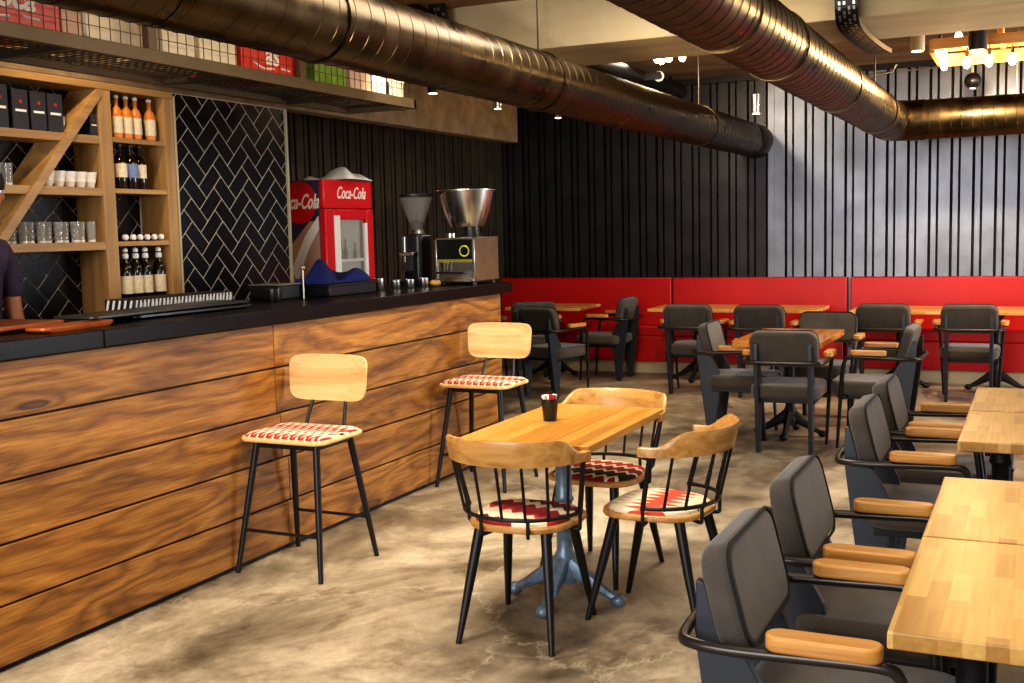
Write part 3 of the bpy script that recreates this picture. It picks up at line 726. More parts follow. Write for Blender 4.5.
# ================================================================== HANGING RACK ABOVE THE BAR
rk = thing('hanging_rack', 'long steel rack with wire mesh hung from the ceiling above the bar', 'rack', (-4.07, 4.0, 2.385))
x0, x1, ya, yb = -.27, .27, -2.6, 2.63
MB().box(x1 - .03, x1, ya, yb, 0, .062).build('front_rail', M['rackm'], rk, bevel=.003)
MB().box(x0, x0 + .03, ya, yb, 0, .062).build('rear_rail', M['rackm'], rk, bevel=.003)
MB().box(x0, x1, yb - .03, yb, 0.001, .061).build('end_rail', M['rackm'], rk, bevel=.003)
for y in (-1.4, -.3, .80, 1.9): MB().box(x0 + .03, x1 - .03, y - .015, y + .015, 0, .03).build('cross_bar', M['wire'], rk)
ms = MB(); y = ya
while y < yb:
    ms.box(x0 + .02, x1 - .02, y, y + .004, .037, .041); y += .05
for i in range(10): ms.box(x0 + .03 + i * .052, x0 + .034 + i * .052, ya, yb, .034, .038)
ms.build('mesh_floor', M['wire'], rk, smooth=False)
gd = MB(); y = ya
while y < yb: gd.box(x1 - .012, x1 - .009, y, y + .0035, .06, .33); y += .0625
for z in (.115, .17, .225, .28, .33): gd.box(x1 - .012, x1 - .009, ya, yb, z, z + .0035)
gd.build('front_grid', M['wire'], rk, smooth=False)
for y in (-1.2, .17, 1.37):
    for x in (x0 + .002, x1 - .042): MB().box(x, x + .04, y - .035, y + .02, .03, .735).build('hanging_post', M['rackm'], rk, bevel=.002)
MB().box(x0 + .002, x0 + .03, yb - .032, yb - .004, .03, .735).build('hanging_post', M['rackm'], rk, bevel=.002)

ZR = 2.385 + .0425
def crate(label, mat, y0, y1, h, word=None, size=.1, swoosh=False, group=None, w=.36, holes=True):
    L = y1 - y0
    t = thing('bottle_crate', label, 'crate', (-4.03, (y0 + y1) / 2, ZR), 0, group)
    a = L / 2
    wl = MB(); 
    wl.box(-w / 2, w / 2, -a, a, 0, .012)
    for x in (-w / 2, w / 2 - .012): wl.box(x, x + .012, -a, a, .012, h)
    for yy_ in (-a, a - .012):
        wl.box(-w / 2 + .012, w / 2 - .012, yy_, yy_ + .012, .012, h * .62).box(-w / 2 + .012, w / 2 - .012, yy_, yy_ + .012, h * .82, h)
        wl.box(-w / 2 + .012, -w / 2 + .08, yy_, yy_ + .012, h * .62, h * .82).box(w / 2 - .08, w / 2 - .012, yy_, yy_ + .012, h * .62, h * .82)
    wl.build('crate_wall', mat, t, bevel=.002, smooth=False)
    MB().box(-w / 2 - .006, w / 2 + .006, -a - .006, -a, h - .03, h).box(-w / 2 - .006, w / 2 + .006, a, a + .006, h - .03, h).box(w / 2, w / 2 + .006, -a, a, h - .03, h).box(-w / 2 - .006, -w / 2, -a, a, h - .03, h).build('rim', mat, t, bevel=.002, smooth=False)
    if word:
        text(word, size, M['inkw'], t, face_px(w / 2 + .0005, 0, h * .5), 'crate_lettering', .2, .002, .004, 1.0)
    if swoosh:
        MB().tube(smooth_path([(w / 2 + .002, -a * .62, h * .28), (w / 2 + .002, -a * .3, h * .18), (w / 2 + .002, a * .05, h * .2)]), .006, 6).tube([(w / 2 + .002, a * .3, h * .24), (w / 2 + .002, a * .6, h * .22)], .006, 6).build('underline_swoosh', M['inkw'], t)
    return t
crate('large red bottle crate with white script lettering, left end of the rack', M['crate_r'], 3.09, 3.65, .27, 'Coca', .14, True)
crate('red bottle crate with two white letters, middle of the rack', M['crate_r'], 4.87, 5.40, .24, 'as', .16, True)
crate('green bottle crate on the rack, right of the dark post', M['crate_g'], 5.54, 5.87, .22)
def carton(label, mat, y0, y1, h, lid=True, w=.3, x=-4.0):
    t = thing('cardboard_box', label, 'box', (x, (y0 + y1) / 2, ZR)); a = (y1 - y0) / 2
    MB().box(-w / 2, w / 2, -a, a, 0, h).build('box_wall', M[mat], t, bevel=.004, smooth=False)
    if lid: MB().box(-w / 2 - .005, w / 2 + .005, -a - .005, a + .005, h * .82, h + .004).build('lid', M[mat], t, bevel=.003, smooth=False)
    return t
carton('small pinkish brown carton beside the large red crate', 'box_p', 3.665, 3.775, .13, False)
t = carton('low white carton standing open, right of the pinkish carton', 'box_w', 3.785, 3.92, .135, False, .2, -3.93)
MB().box(-.1, -.095, -.07, .07, .135, .19).box(-.1, .1, -.0725, -.07, .135, .18).build('open_flap', M['box_b'], t, smooth=False)
carton('tall white carton left of the second rack post', 'box_w', 3.93, 4.195, .25, False, .25, -4.05)
carton('cream carton just right of the second rack post', 'box_w', 4.28, 4.52, .225, True)
carton('low cream carton left of the middle red crate', 'box_w', 4.545, 4.835, .20, True)
carton('pinkish carton right of the green crate', 'box_p', 5.92, 6.15, .20, False)
carton('white carton third from the right end of the rack', 'white', 6.17, 6.33, .19, False)
jr = thing('storage_jar', 'dark jar standing between the pale cartons at the right end of the rack', 'jar', (-3.93, 6.40, ZR))
MB().lathe([(.05, 0), (.055, .01), (.055, .11), (.04, .13), (.04, .14)], 18).build('jar_wall', M['darkp'], jr)
MB().lathe([(.044, .138), (.044, .16), (.001, .162)], 18).build('lid', M['steel_d'], jr)
carton('small cream carton at the right end of the rack', 'box_w', 6.465, 6.585, .15, True, .26)

# ================================================================== DUCTS
def spiral(p0, p1, r, axis, ptch=.115, n=28):
    """round duct with raised helical seams, along +Y or +X"""
    L = p1 - p0; prof = [(0, 0), (.90, 0), (.92, .002), (.98, .002)]; P = len(prof)
    turns = int(L / ptch); K = turns * P
    vs = []
    for k in range(K + 1):
        base = (k // P + prof[k % P][0]) * ptch; h = prof[k % P][1]
        for i in range(n):
            a = 2 * PI * i / n; t = min(max(p0 + base + ptch * i / n - ptch, p0), p1)
            c, s = (r + h) * math.cos(a), (r + h) * math.sin(a)
            vs.append((c, t, s) if axis == 'y' else (t, c, s))
    fs = []
    for k in range(K):
        for i in range(n):
            if i < n - 1: fs.append((k * n + i, k * n + i + 1, (k + 1) * n + i + 1, (k + 1) * n + i))
            elif k + P + 1 <= K: fs.append((k * n + i, (k + P) * n, (k + P + 1) * n, (k + 1) * n + i))
    return MB().add(vs, fs)
def ring(mb, c, r, axis, w=.03, th=.007):
    pr_ = [(r - .002, -w / 2), (r + th, -w / 2), (r + th, w / 2), (r - .002, w / 2)]
    X = T(*c) @ (RX(90) if axis == 'y' else RY(90))
    n = 32
    rings = [[(a * math.cos(2 * PI * k / n), a * math.sin(2 * PI * k / n), z) for a, z in pr_] for k in range(n)]
    return mb.loft(rings, True, False, X)
ZD = 2.43; DR = .168
d1 = thing('ventilation_duct', 'straight round spiral metal duct hanging over the bar, running to the back wall', 'duct', (-2.69, 0, ZD))
spiral(-1.0, 11.45, DR, 'y').build('duct_tube', M['duct'], d1, ang=15)
ring(MB(), (0, 5.95, 0), DR, 'y', .03, .003).build('joint_collar', M['duct'], d1)
ring(MB(), (0, 2.95, 0), DR, 'y', .015, .003).build('joint_collar', M['duct'], d1)
MB().lathe([(DR + .004, 0), (DR + .008, .01), (DR + .006, .38)], 28, X=T(0, 11.4, 0) @ RX(-90)).build('end_sleeve', M['duct_dark'], d1)
for y in (3.9, 6.15, 9.6):
    h = ring(MB(), (0, y, 0), DR + .004, 'y', .025, .004).build('hanger_band', M['duct'], d1)
    MB().tube([(0, y, DR), (0, y, ZC - ZD + .005)], .006, 6).build('hanger_rod', M['wire'], h)
d2 = thing('ventilation_duct', 'round spiral metal duct on the right with an elbow turning along the back wall', 'duct', (-1.19, 0, ZD))
Y2 = 10.35
spiral(-1.0, Y2 - .22, DR, 'y').build('duct_tube', M['duct'], d2, ang=15)
spiral(.2, 5.5, DR, 'x', .085).build('duct_tube', M['duct'], d2, ang=15).location = (0, Y2, 0)
MB().tube([(0, Y2 - .28, 0), (0, Y2 - .17, 0), (.055, Y2 - .05, 0), (.17, Y2, 0), (.28, Y2, 0)], DR + .006, 28, up=(0, 0, 1)).build('elbow', M['duct'], d2, ang=15)
for y in (4.6, 7.4): ring(MB(), (0, y, 0), DR, 'y', .05 if y > 5 else .02).build('joint_collar', M['duct'], d2)
for y in (5.6, 9.3):
    h = ring(MB(), (0, y, 0), DR + .004, 'y', .025, .004).build('hanger_band', M['duct'], d2)
    MB().tube([(0, y, DR), (0, y, ZC - ZD + .005)], .006, 6).build('hanger_rod', M['wire'], h)
MB().tube([(1.0, Y2, DR), (1.0, Y2, ZC - ZD + .005)], .006, 6).build('hanger_rod', M['strap'], d2)

# ================================================================== CEILING FITTINGS
def cable_tray(label, path, w=.135):
    t = thing('cable_tray', label, 'cable tray', (0, 0, 0))
    P = smooth_path(path, 5); mb = MB()
    prof = [(-w / 2, .035), (-w / 2, 0), (w / 2, 0), (w / 2, .035)]
    rings = []
    for i, p in enumerate(P):
        d = (P[min(i + 1, len(P) - 1)] - P[max(i - 1, 0)]).normalized()
        s = Vector((1, 0, 0)); nrm = s.cross(d).normalized()
        rings.append((p, s, nrm))
    bx = MB(); n = len(rings)
    vs = []; fs = []
    for p, s, q in rings:
        for a, b in prof: vs.append(p + s * a + q * b)
    for i in range(n - 1):
        for k in range(3): a = i * 4 + k; fs.append((a, a + 1, a + 5, a + 4))
    hl = MB()
    for i in range(1, n - 1):
        p, s, q = rings[i]
        for a in (-.04, -.012, .016, .044):
            if (i + int(a * 1000)) % 3 == 0: continue
            c = p + s * a - q * .0045; d = (rings[i + 1][0] - rings[i - 1][0]).normalized()
            hl.add([c - s * .007 - d * .01, c + s * .007 - d * .01, c + s * .007 + d * .01, c - s * .007 + d * .01], [(0, 1, 2, 3)])
    bx.add(vs, fs); nf = len(bx.f); bx.add(hl.v, hl.f)
    o = bx.build('perforated_channel', M['black'], t, smooth=False); o.data.materials.append(M['strap'])
    for pl in o.data.polygons:
        if pl.index >= nf: pl.material_index = 1
    cb = MB()
    for a, r in ((-.045, .014), (-.012, .016), (.022, .013), (.048, .012)):
        cb.tube([p + s * a + q * .018 for p, s, q in rings], r, 6)
    cb.build('cable_bundle', M['darkp'], t)
    return t
cable_tray('perforated black cable tray curving under the ceiling beam, right of the right duct', [(-1.06, 6.98, ZC), (-1.06, 6.98, 2.95), (-1.06, 7.0, 2.80), (-1.06, 7.12, 2.73), (-1.06, 7.5, 2.72), (-1.06, 8.0, 2.735), (-1.06, 8.45, 2.76), (-1.06, 8.7, 2.78)])
cable_tray('perforated black cable tray hanging on the beam face above the left duct', [(-3.78, 6.9, ZC), (-3.78, 6.97, 2.95), (-3.78, 6.98, 2.80), (-3.78, 6.98, 2.64)], .12)
ar = thing('cable_loop', 'dark arched cable bundle above the left duct, beside the left tray', 'cable', (0, 6.85, 0))
MB().tube(smooth_path([(-3.80, .0, 2.9), (-3.82, 0, 3.04), (-3.92, 0, 3.10), (-4.02, 0, 3.05), (-4.06, 0, 2.9), (-4.06, 0, 2.62)], 5), .03, 8).build('cable', M['darkp'], ar)
# wooden ladder lamp with hanging bulbs
lm = thing('wooden_lamp', 'slatted pine frame lamp with bare glowing bulbs hung under the ceiling, far right', 'ceiling lamp', (0, 0, 2.80))
for nm, a in (('front_board', (-.72, 1.5, 9.66, 9.70, -.02, .075)), ('front_board', (-.72, 1.5, 9.66, 9.70, .095, .19)), ('rear_board', (-.74, 1.5, 8.82, 8.86, 0, .075)), ('side_board', (-.755, -.715, 8.86, 9.66, -.02, .075)), ('side_board', (-.30, -.26, 8.86, 9.66, .08, .15)), ('side_board', (.9, .94, 8.86, 9.66, .0, .075))):
    MB().box(*a).build(nm, M['wood_lamp'], lm, bevel=.004, smooth=False)
for x, y in ((-.5, 9.6), (.7, 9.6), (.7, 9.0)): MB().tube([(x, y, .07), (x, y, ZC - 2.80)], .005, 6).build('hanger_rod', M['black'], lm)
bulbs = [(-.70, 9.55, -.03), (-.535, 9.55, -.03), (-.375, 9.55, -.03), (-.21, 9.55, -.03), (-.05, 9.55, -.03), (-.69, 9.25, .01), (-.69, 9.0, .02), (-.56, 8.95, .07)]
for bx_, by_, bz_ in bulbs:
    bb = MB().lathe([(.012, .055), (.02, .05), (.03, .02), (.03, 0), (.018, -.028), (.001, -.036)], 16, (bx_, by_, bz_)).build('glowing_bulb', M['bulb'], lm)
    MB().lathe([(.014, .055), (.014, .10), (.004, .11), (.004, .14)], 10, (bx_, by_, bz_)).build('socket', M['black'], bb)
def downlight(label, loc, r, h, mat, stem, lit=True, name='spot_light', tilt=0):
    t = thing(name, label, 'spot light', loc)
    MB().lathe([(r * .8, 0), (r, .004), (r, h), (r * .6, h + .012)], 20, X=RX(tilt)).build('lamp_body', M[mat], t)
    MB().lathe([(r * .82, -.003), (r * .8, .002), (.001, .002)], 20, X=RX(tilt)).build('lamp_face', M['lit' if lit else 'white'], t)
    MB().tube([(0, 0, h), (0, 0, stem)], .006, 6).build('stem', M['black'], t)
    return t
downlight('black cylinder downlight between the lamp boards, far right', (-.41, 8.55, 2.73), .062, .17, 'black', ZC - 2.73)
downlight('beige cylinder spotlight left of the pine frame lamp', (-.82, 8.7, 2.78), .05, .14, 'beige', ZC - 2.78)
downlight('small black spotlight hanging near the left end of the dark back wall', (-3.72, 8.9, 2.505), .032, .06, 'steel_d', ZC - 2.505)
downlight('small chrome spotlight hanging at the end of the bare concrete lintel', (-3.95, 8.2, 2.535), .034, .08, 'steel', ZC - 2.535)
downlight('small twin spotlight hanging in front of the bare concrete lintel, left', (-4.5, 8.13, 2.69), .045, .12, 'black', ZC - 2.69)
g = downlight('clear glass pendant spotlight hanging by the step in the back wall', (-2.33, 10.2, 2.56), .042, .17, 'steel', ZC - 2.56)
sp = thing('ceiling_fitting', 'black round fitting with pale lower rim hanging above the right duct run', 'ceiling fitting', (-.545, 10.6, 2.76))
MB().ball((0, 0, 0), .07, n=20, m=12).build('ball_housing', M['darkp'], sp)
MB().lathe([(.026, -.075), (.03, -.05)], 16).build('lens', M['white'], sp); MB().tube([(0, 0, .06), (-.03, 0, ZC - 2.76)], .012, 8).build('bracket', M['beige'], sp)
cl = thing('cluster_lamp', 'glowing bare bulb lamp on the ceiling between the two ducts', 'ceiling lamp', (-2.98, 9.5, 3.02))
for i, (x, y, z) in enumerate(((-.05, 0, 0), (0, -.03, -.02), (.05, .02, .0), (.16, .05, 0))):
    MB().ball((x, y, z), .032, .032, .04, 12, 8).build('glowing_bulb', M['bulb'], cl)
MB().box(-.1, .2, -.05, .08, .04, .10).build('lamp_base', M['black'], cl, bevel=.005)
dt = thing('smoke_detector', 'white round smoke detector on the ceiling beside the left duct', 'smoke detector', (-3.78, 10.25, ZC - .05))
MB().lathe([(.03, 0), (.06, .01), (.065, .03)], 20).build('detector_head', M['white'], dt); MB().lathe([(.075, .03), (.075, .052)], 20).build('base', M['white'], dt)
pp_ = thing('ceiling_pipe', 'thick dark pipe under the ceiling towards the back wall, with pale ring', 'pipe', (0, 0, 0))
MB().tube([(-3.5, 8.3, 3.0), (-3.5, 11.74, 3.0)], .07, 14).build('pipe_run', M['black'], pp_)
MB().tube([(-3.30 + .04 * math.cos(a), 10.4, 2.99 + .04 * math.sin(a)) for a in [i * PI / 8 for i in range(16)]], .012, 6, True).build('pale_ring', M['white'], pp_)
MB().box(-3.45, -3.28, 10.38, 10.42, 2.96, 3.03).build('clamp', M['black'], pp_)
for y in (8.6, 11.4): MB().box(-3.515, -3.485, y, y + .03, 3.0, ZC).build('clamp', M['black'], pp_)
solo(MB().box(-.16, .16, -.03, .03, 0, .05), 'tube_light', M['white'], 'short white strip light on the ceiling near the dark pipe', 'lamp', (-3.75, 11.45, ZC - .05), bevel=.005)
cp = thing('conduit', 'thin pale conduit running along the top of the back wall, right', 'pipe', (0, 0, 0))
MB().tube([(-1.62, 11.732, 3.0), (-1.33, 11.732, 3.03), (-1.30, 11.732, 3.10)], .012, 8).tube([(-1.3, 11.732, 3.03), (-.6, 11.732, 3.045), (1.5, 11.732, 3.05)], .008, 8).build('pipe_run', M['strap'], cp)

# ================================================================== RED BENCH
def bench(x0, x1, label):
    a = (x1 - x0) / 2; t = thing('banquette', label, 'bench', ((x0 + x1) / 2, 11.44, 0), 0, 'red banquette units along the back wall')
    MB().box(-a, a, .03, .33, 0, .125).build('plinth', M['beige'], t, smooth=False)
    MB().box(-a + .004, a - .004, 0, .33, .125, .40).build('seat_front', M['red'], t, bevel=.006)
    MB().box(-a + .004, a - .004, -.01, .24, .40, .515).build('seat_cushion', M['red'], t, bevel=.02, seg=3)
    MB().box(-a + .006, a - .006, .23, .33, .40, 1.02).build('backrest', M['red'], t, bevel=.012, seg=3)
bench(-5.64, -3.585, 'red leatherette banquette on the left, behind the end of the bar')
bench(-3.58, -1.745, 'red leatherette banquette in the middle of the back wall')
bench(-1.72, 1.2, 'red leatherette banquette on the right with orange lamp glow')
bench(1.21, 4.0, 'red leatherette banquette at the far right, past the pine lamp')

# ================================================================== ARMCHAIRS
def sheet_leg(x):
    q = [(-.19, 0), (-.135, .42), (-.15, .50), (-.205, .60), (-.262, .635), (-.294, .755), (-.314, .76), (-.315, .62), (-.29, .42), (-.235, 0)]
    mb = MB(); n = len(q)
    vs = [(x - .014, y, z) for y, z in q] + [(x + .014, y, z) for y, z in q]
    return mb.add(vs, [tuple(range(n)), tuple(range(2 * n - 1, n - 1, -1))] + [(i, n + i, n + (i + 1) % n, (i + 1) % n) for i in range(n)])
def make_armchair(label, loc, rz, group):
    t = thing('armchair', label, 'armchair', loc, rz, group)
    st = rrect(.475, .51, .115, 7, 0, .005)
    MB().prism(st, .375, .47).build('seat', M['upholst'], t, bevel=.028, seg=3)
    Xb = T(0, -.19, .612) @ RX(14)
    ol = rrect(.455, .243, .065, 6, 0, .1215)
    S = Xb @ RX(90)
    bk_ = MB().prism(ol, -.012, .06, S).build('backrest', M['upholst_b'], t, bevel=.02, seg=3)
    MB().tube([(S @ Vector((x * .985, .1215 + (y - .1215) * .985, -.009))) for x, y in ol], .0045, 6, True).build('piping', M['piping'], bk_)
    for x in (-.178, .178): sheet_leg(x).build('leg', M['steel_blue'], t, bevel=.003, smooth=False)
    for s in (-1, 1):
        MB().tube([(s * .225, .195, .0), (s * .252, .16, .50), (s * .262, .145, .60)], [.011, .015, .0145], 10).build('leg', M['black'], t)
    path = [(.262, .145, .595), (.268, .128, .635), (.275, .085, .648), (.275, -.05, .645), (.275, -.21, .64), (.255, -.305, .638), (.20, -.338, .637), (0, -.345, .637)]
    full = path + [(-x, y, z) for x, y, z in path[-2::-1]]
    MB().tube(smooth_path(full, 4), .0135, 10).build('arm_tube', M['tube'], t)
    for s in (-1, 1):
        pad = rrect(.066, .24, .032, 6, s * .275, -.018)
        MB().prism(pad, .659, .694).build('armrest', M['oak_y'], t, bevel=.006)
    MB().box(-.2, .2, -.20, .20, .345, .376).box(-.245, -.2, .13, .16, .345, .372).box(.2, .245, .13, .16, .345, .372).build('seat_frame', M['black'], t, bevel=.003)
    return t
G1, G2, G3, G4 = 'armchairs along the near butcher-block tables', 'armchairs around the amber table', 'armchairs facing the red bench', 'armchairs by the table at the end of the bar'
a0 = make_armchair('charcoal armchair nearest the camera, at the front of the right-hand row', (-.37, 2.58, 0), -90, G1)
for loc, rz, lb, g in (
    ((-.37, 3.28, 0), -90, 'charcoal armchair second from the camera in the right-hand row', G1),
    ((-.355, 4.63, 0), -90, 'charcoal armchair third from the camera, beside the farther butcher-block table', G1),
    ((-.355, 5.31, 0), -90, 'charcoal armchair farthest from the camera in the right-hand row', G1),
    ((-1.55, 7.80, 0), 2, 'charcoal armchair with its back to the camera, near end of the amber table', G2),
    ((-1.965, 8.21, 0), -88, 'charcoal armchair in profile left of the amber table, facing right', G2),
    ((-1.04, 8.12, 0), 88, 'charcoal armchair in profile right of the amber table, facing left', G2),
    ((-1.53, 9.0, 0), 180, 'charcoal armchair behind the far end of the amber table, facing the camera', G2),
    ((-2.92, 10.24, 0), 0, 'charcoal armchair facing the red bench, leftmost of four with backs to the camera', G3),
    ((-2.25, 10.20, 0), 0, 'charcoal armchair facing the red bench, second from the left of four', G3),
    ((-1.22, 10.44, 0), 0, 'charcoal armchair facing the red bench, third from the left of four', G3),
    ((-.52, 10.46, 0), 0, 'charcoal armchair facing the red bench, rightmost of four', G3),
    ((-4.12, 9.70, 0), -18, 'charcoal armchair just behind the farther bar stool, back to the camera', G4),
    ((-4.70, 10.40, 0), 34, 'charcoal armchair half hidden behind another, nearest the end of the bar', G4),
    ((-4.09, 10.95, 0), 90, 'charcoal armchair in profile facing left, beside the table past the bar', G4)):
    dup(a0, loc, rz, lb, g)

# ================================================================== TABLES
def pedestal(parent, mat, h, x=0, y=0, foot=.235, rz=0, r=.034):
    X = T(x, y, 0) @ RZ(rz)
    MB().lathe([(r * 1.5, .085), (r * 1.6, .13), (r * 1.15, .16), (r * 1.25, .2), (r, .22), (r, .30), (r * 1.25, .315), (r, .33), (r, .42), (r * 1.25, .435), (r, .45), (r, h - .12), (r * 1.3, h - .10), (r * 1.1, h - .07), (r * 1.9, h - .03), (r * 2.2, h - .012)], 20, X=X).build('column', mat, parent)
    for k in range(4):
        Xk = X @ RZ(90 * k)
        rings = []
        for s in range(9):
            t_ = s / 8; rr_ = .03 + (foot - .03) * t_
            zc = .115 * (1 - t_) ** 1.6 + .03 + .012 * math.sin(PI * t_)
            w = .03 - .012 * t_; hh = .045 * (1 - t_) + .017
            rings.append([(rr_, w * math.cos(a), zc + hh * math.sin(a) * (1 if math.sin(a) > 0 else .7)) for a in [2 * PI * q / 8 for q in range(8)]])
        f = MB().loft(rings, X=Xk); f.ball((foot, 0, .026), .034, .03, .026, 12, 8, Xk)
        f.build('foot', mat, parent)
    sp_ = MB()
    for k in range(2): sp_.box(-.12, .12, -.02, .02, h - .014, h, X @ RZ(90 * k))
    sp_.build('top_bracket', mat, parent, smooth=False)
def make_table(label, loc, w, d, mat, base, cx=((0, 0),), rz=0, h=.75, th=.032, group=None, name='dining_table'):
    t = thing(name, label, 'table', loc, rz, group)
    MB().box(-w / 2, w / 2, -d / 2, d / 2, h - th, h).build('tabletop', mat, t, bevel=.004, smooth=False)
    for x, y in cx: pedestal(t, base, h - th, x, y)
    return t
tb = make_table('honey oak cafe table with blue-grey cast iron foot, between three spindle chairs', (-1.775, 4.282, 0), .55, .93, M['tab_oak'], M['cast_blue'], ((0, -.05),))
GN = 'butcher-block tables along the right-hand row'
two = ((-.46, 0), (.46, 0))
tn = make_table('butcher-block table nearest the camera at the right edge', (.345, 2.605, 0), 1.2, .735, M['tab_near'], M['cast'], two, group=GN, th=.036)
for y, lb in ((3.347, 'butcher-block table pushed against the far side of the nearest one'), (4.70, 'third butcher-block table from the camera, across a gap from the nearest pair'), (5.442, 'butcher-block table farthest from the camera in the right-hand row')):
    dup(tn, (.345, y, 0), 0, lb)
make_table('amber wooden table ringed by four charcoal armchairs', (-1.64, 8.27, 0), .62, 1.02, M['tab_mid'], M['cast'], th=.045)
GW = 'pale tables along the red bench'
tw = make_table('pale wooden table at the red bench, behind the leftmost armchair', (-3.13, 11.06, 0), .835, .68, M['tab_far'], M['cast'], group=GW)
for x, lb in ((-2.29, 'pale wooden table at the middle of the red bench'), (-1.165, 'pale wooden table at the red bench just right of the middle'), (-.325, 'pale wooden table at the red bench, right edge of the photo')):
    dup(tw, (x, 11.06, 0), 0, lb)
dup(tw, (-4.72, 11.06, 0), 0, 'pale wooden table past the end of the bar, between dark armchairs')

# ================================================================== SPINDLE CHAIRS
def make_cafe(label, loc, rz, kil):
    t = thing('spindle_chair', label, 'chair', loc, rz, 'oak and black spindle chairs around the oak table')
    st = superell(.212, .205, 32, 2.9); st = [(x * (1 + .10 * y / .2), y) for x, y in st]
    MB().prism(st, .432, .456).build('seat', M['oak'], t, bevel=.008, seg=3)
    cu_ = [(x * .91, y * .90) for x, y in st]
    rings = [[(x, y, .456) for x, y in cu_], [(x * .985, y * .985, .466) for x, y in cu_], [(x * .93, y * .93, .473) for x, y in cu_], [(x * .5, y * .5, .476) for x, y in cu_]]
    MB().loft(rings).build('seat_cushion', kil, t)
    for sx in (-1, 1):
        for sy_ in (-1, 1):
            MB().tube([(sx * .135, sy_ * .135, .432), (sx * .160, sy_ * .18, .24), (sx * .19, sy_ * .238, 0)], [.021, .0185, .011], 12).build('leg', M['black'], t)
    # crest rail: swept C, high at the back and thin at the arm tips
    RXc, RYc = .268, .235
    pts = []
    N = 40
    for i in range(N + 1):
        u = i / N * 2 - 1                                      # -1 right tip .. 1 left tip
        s = abs(u)
        if s < .72:
            a = -PI / 2 + u / .72 * PI / 2 * .98
            x, y = RXc * math.sin(u / .72 * PI / 2), -.045 - RYc * math.cos(u / .72 * PI / 2)
        else:
            k = (s - .72) / .28; x, y = math.copysign(RXc - .006 * k * k, u), -.045 + k * .008
        e = min(1, max(0, (s - .40) / .22)); e = e * e * (3 - 2 * e)
        hgt = .098 * (1 - e) + .036 * e
        lean = .022 * (1 - e)
        pts.append((Vector((x, y, 0.70)), hgt, lean, s))
    rings = []
    for i, (p, hgt, lean, s) in enumerate(pts):
        d = (pts[min(i + 1, N)][0] - pts[max(i - 1, 0)][0]).normalized(); nn = Vector((d.y, -d.x, 0))
        th = .020 if s < .5 else .020 + .016 * min(1, (s - .5) / .25)
        if s > .93: th *= 1 - .5 * (s - .93) / .07
        o_ = nn * th / 2
        prof = [(-1, .0), (-1.0, .5), (-.9, .9), (-.45, 1.0), (.45, 1.0), (.9, .9), (1.0, .5), (1.0, .0)]
        rings.append([p + o_ * a_ + nn * lean * b_ + Vector((0, 0, hgt * b_)) for a_, b_ in prof])
    MB().loft(rings).build('crest_rail', M['oak'], t, ang=50)
    # lower hoop around the back of the seat and the spindles
    hoop = [(.232 * math.sin(a), -.02 - .21 * math.cos(a), .492 ) for a in [(-PI / 2) * 1.0 + PI * i / 20 for i in range(21)]]
    MB().tube(hoop, .0085, 8).build('hoop', M['black'], t)
    for k in range(-4, 5):
        a = k / 4 * PI / 2 * .98; b = k / 4 * PI / 2 * .92
        p0 = Vector((.232 * math.sin(a), -.02 - .21 * math.cos(a), .485)); p1 = Vector((RXc * math.sin(b), -.045 - RYc * math.cos(b), .705))
        MB().tube([p0, p1], .0105 if abs(k) == 4 else .0062, 8).build('spindle', M['black'], t)
    for a in (-1.54, -.42, .42, 1.54):
        x, y = .232 * math.sin(a), -.02 - .21 * math.cos(a)
        MB().tube(smooth_path([(x, y, .495), (x, y, .44), (x * .97, y * .97, .425), (x * .78, y * .78, .427)]), .0075, 8).build('seat_hook', M['black'], t)
    return t
c0 = make_cafe('spindle chair with its back to the camera, dark red zigzag cushion', (-1.78, 3.862, 0), 2, M['kil_a'])
c1 = dup(c0, (-1.345, 4.205, 0), 84, 'spindle chair right of the oak table with bright orange zigzag cushion'); remat(c1, 'seat_cushion', M['kil_b'])
c2 = dup(c0, (-1.78, 4.685, 0), 173, 'spindle chair at the far end of the oak table, black band on its cushion'); remat(c2, 'seat_cushion', M['kil_c'])
# small bucket of cutlery and napkins on the oak table
pot = thing('table_caddy', 'small black metal bucket of paper napkins on the oak table', 'bucket', (-1.86, 4.30, .7505))
MB().lathe([(.026, 0), (.028, .003), (.038, .088), (.041, .09), (.041, .095), (.037, .095), (.026, .01), (.001, .008)], 22).build('bucket_wall', M['darkp'], pot)
for i in range(7):
    a = i * .9; x, y = .017 * math.cos(a), .017 * math.sin(a)
    MB().box(-.012, .012, -.0025, .0025, 0, .05, T(x, y, .062) @ RZ(50 * i) @ RX(10 + 3 * i)).build('paper_sachet', M['white' if i % 3 else 'redmark'], pot, smooth=False)

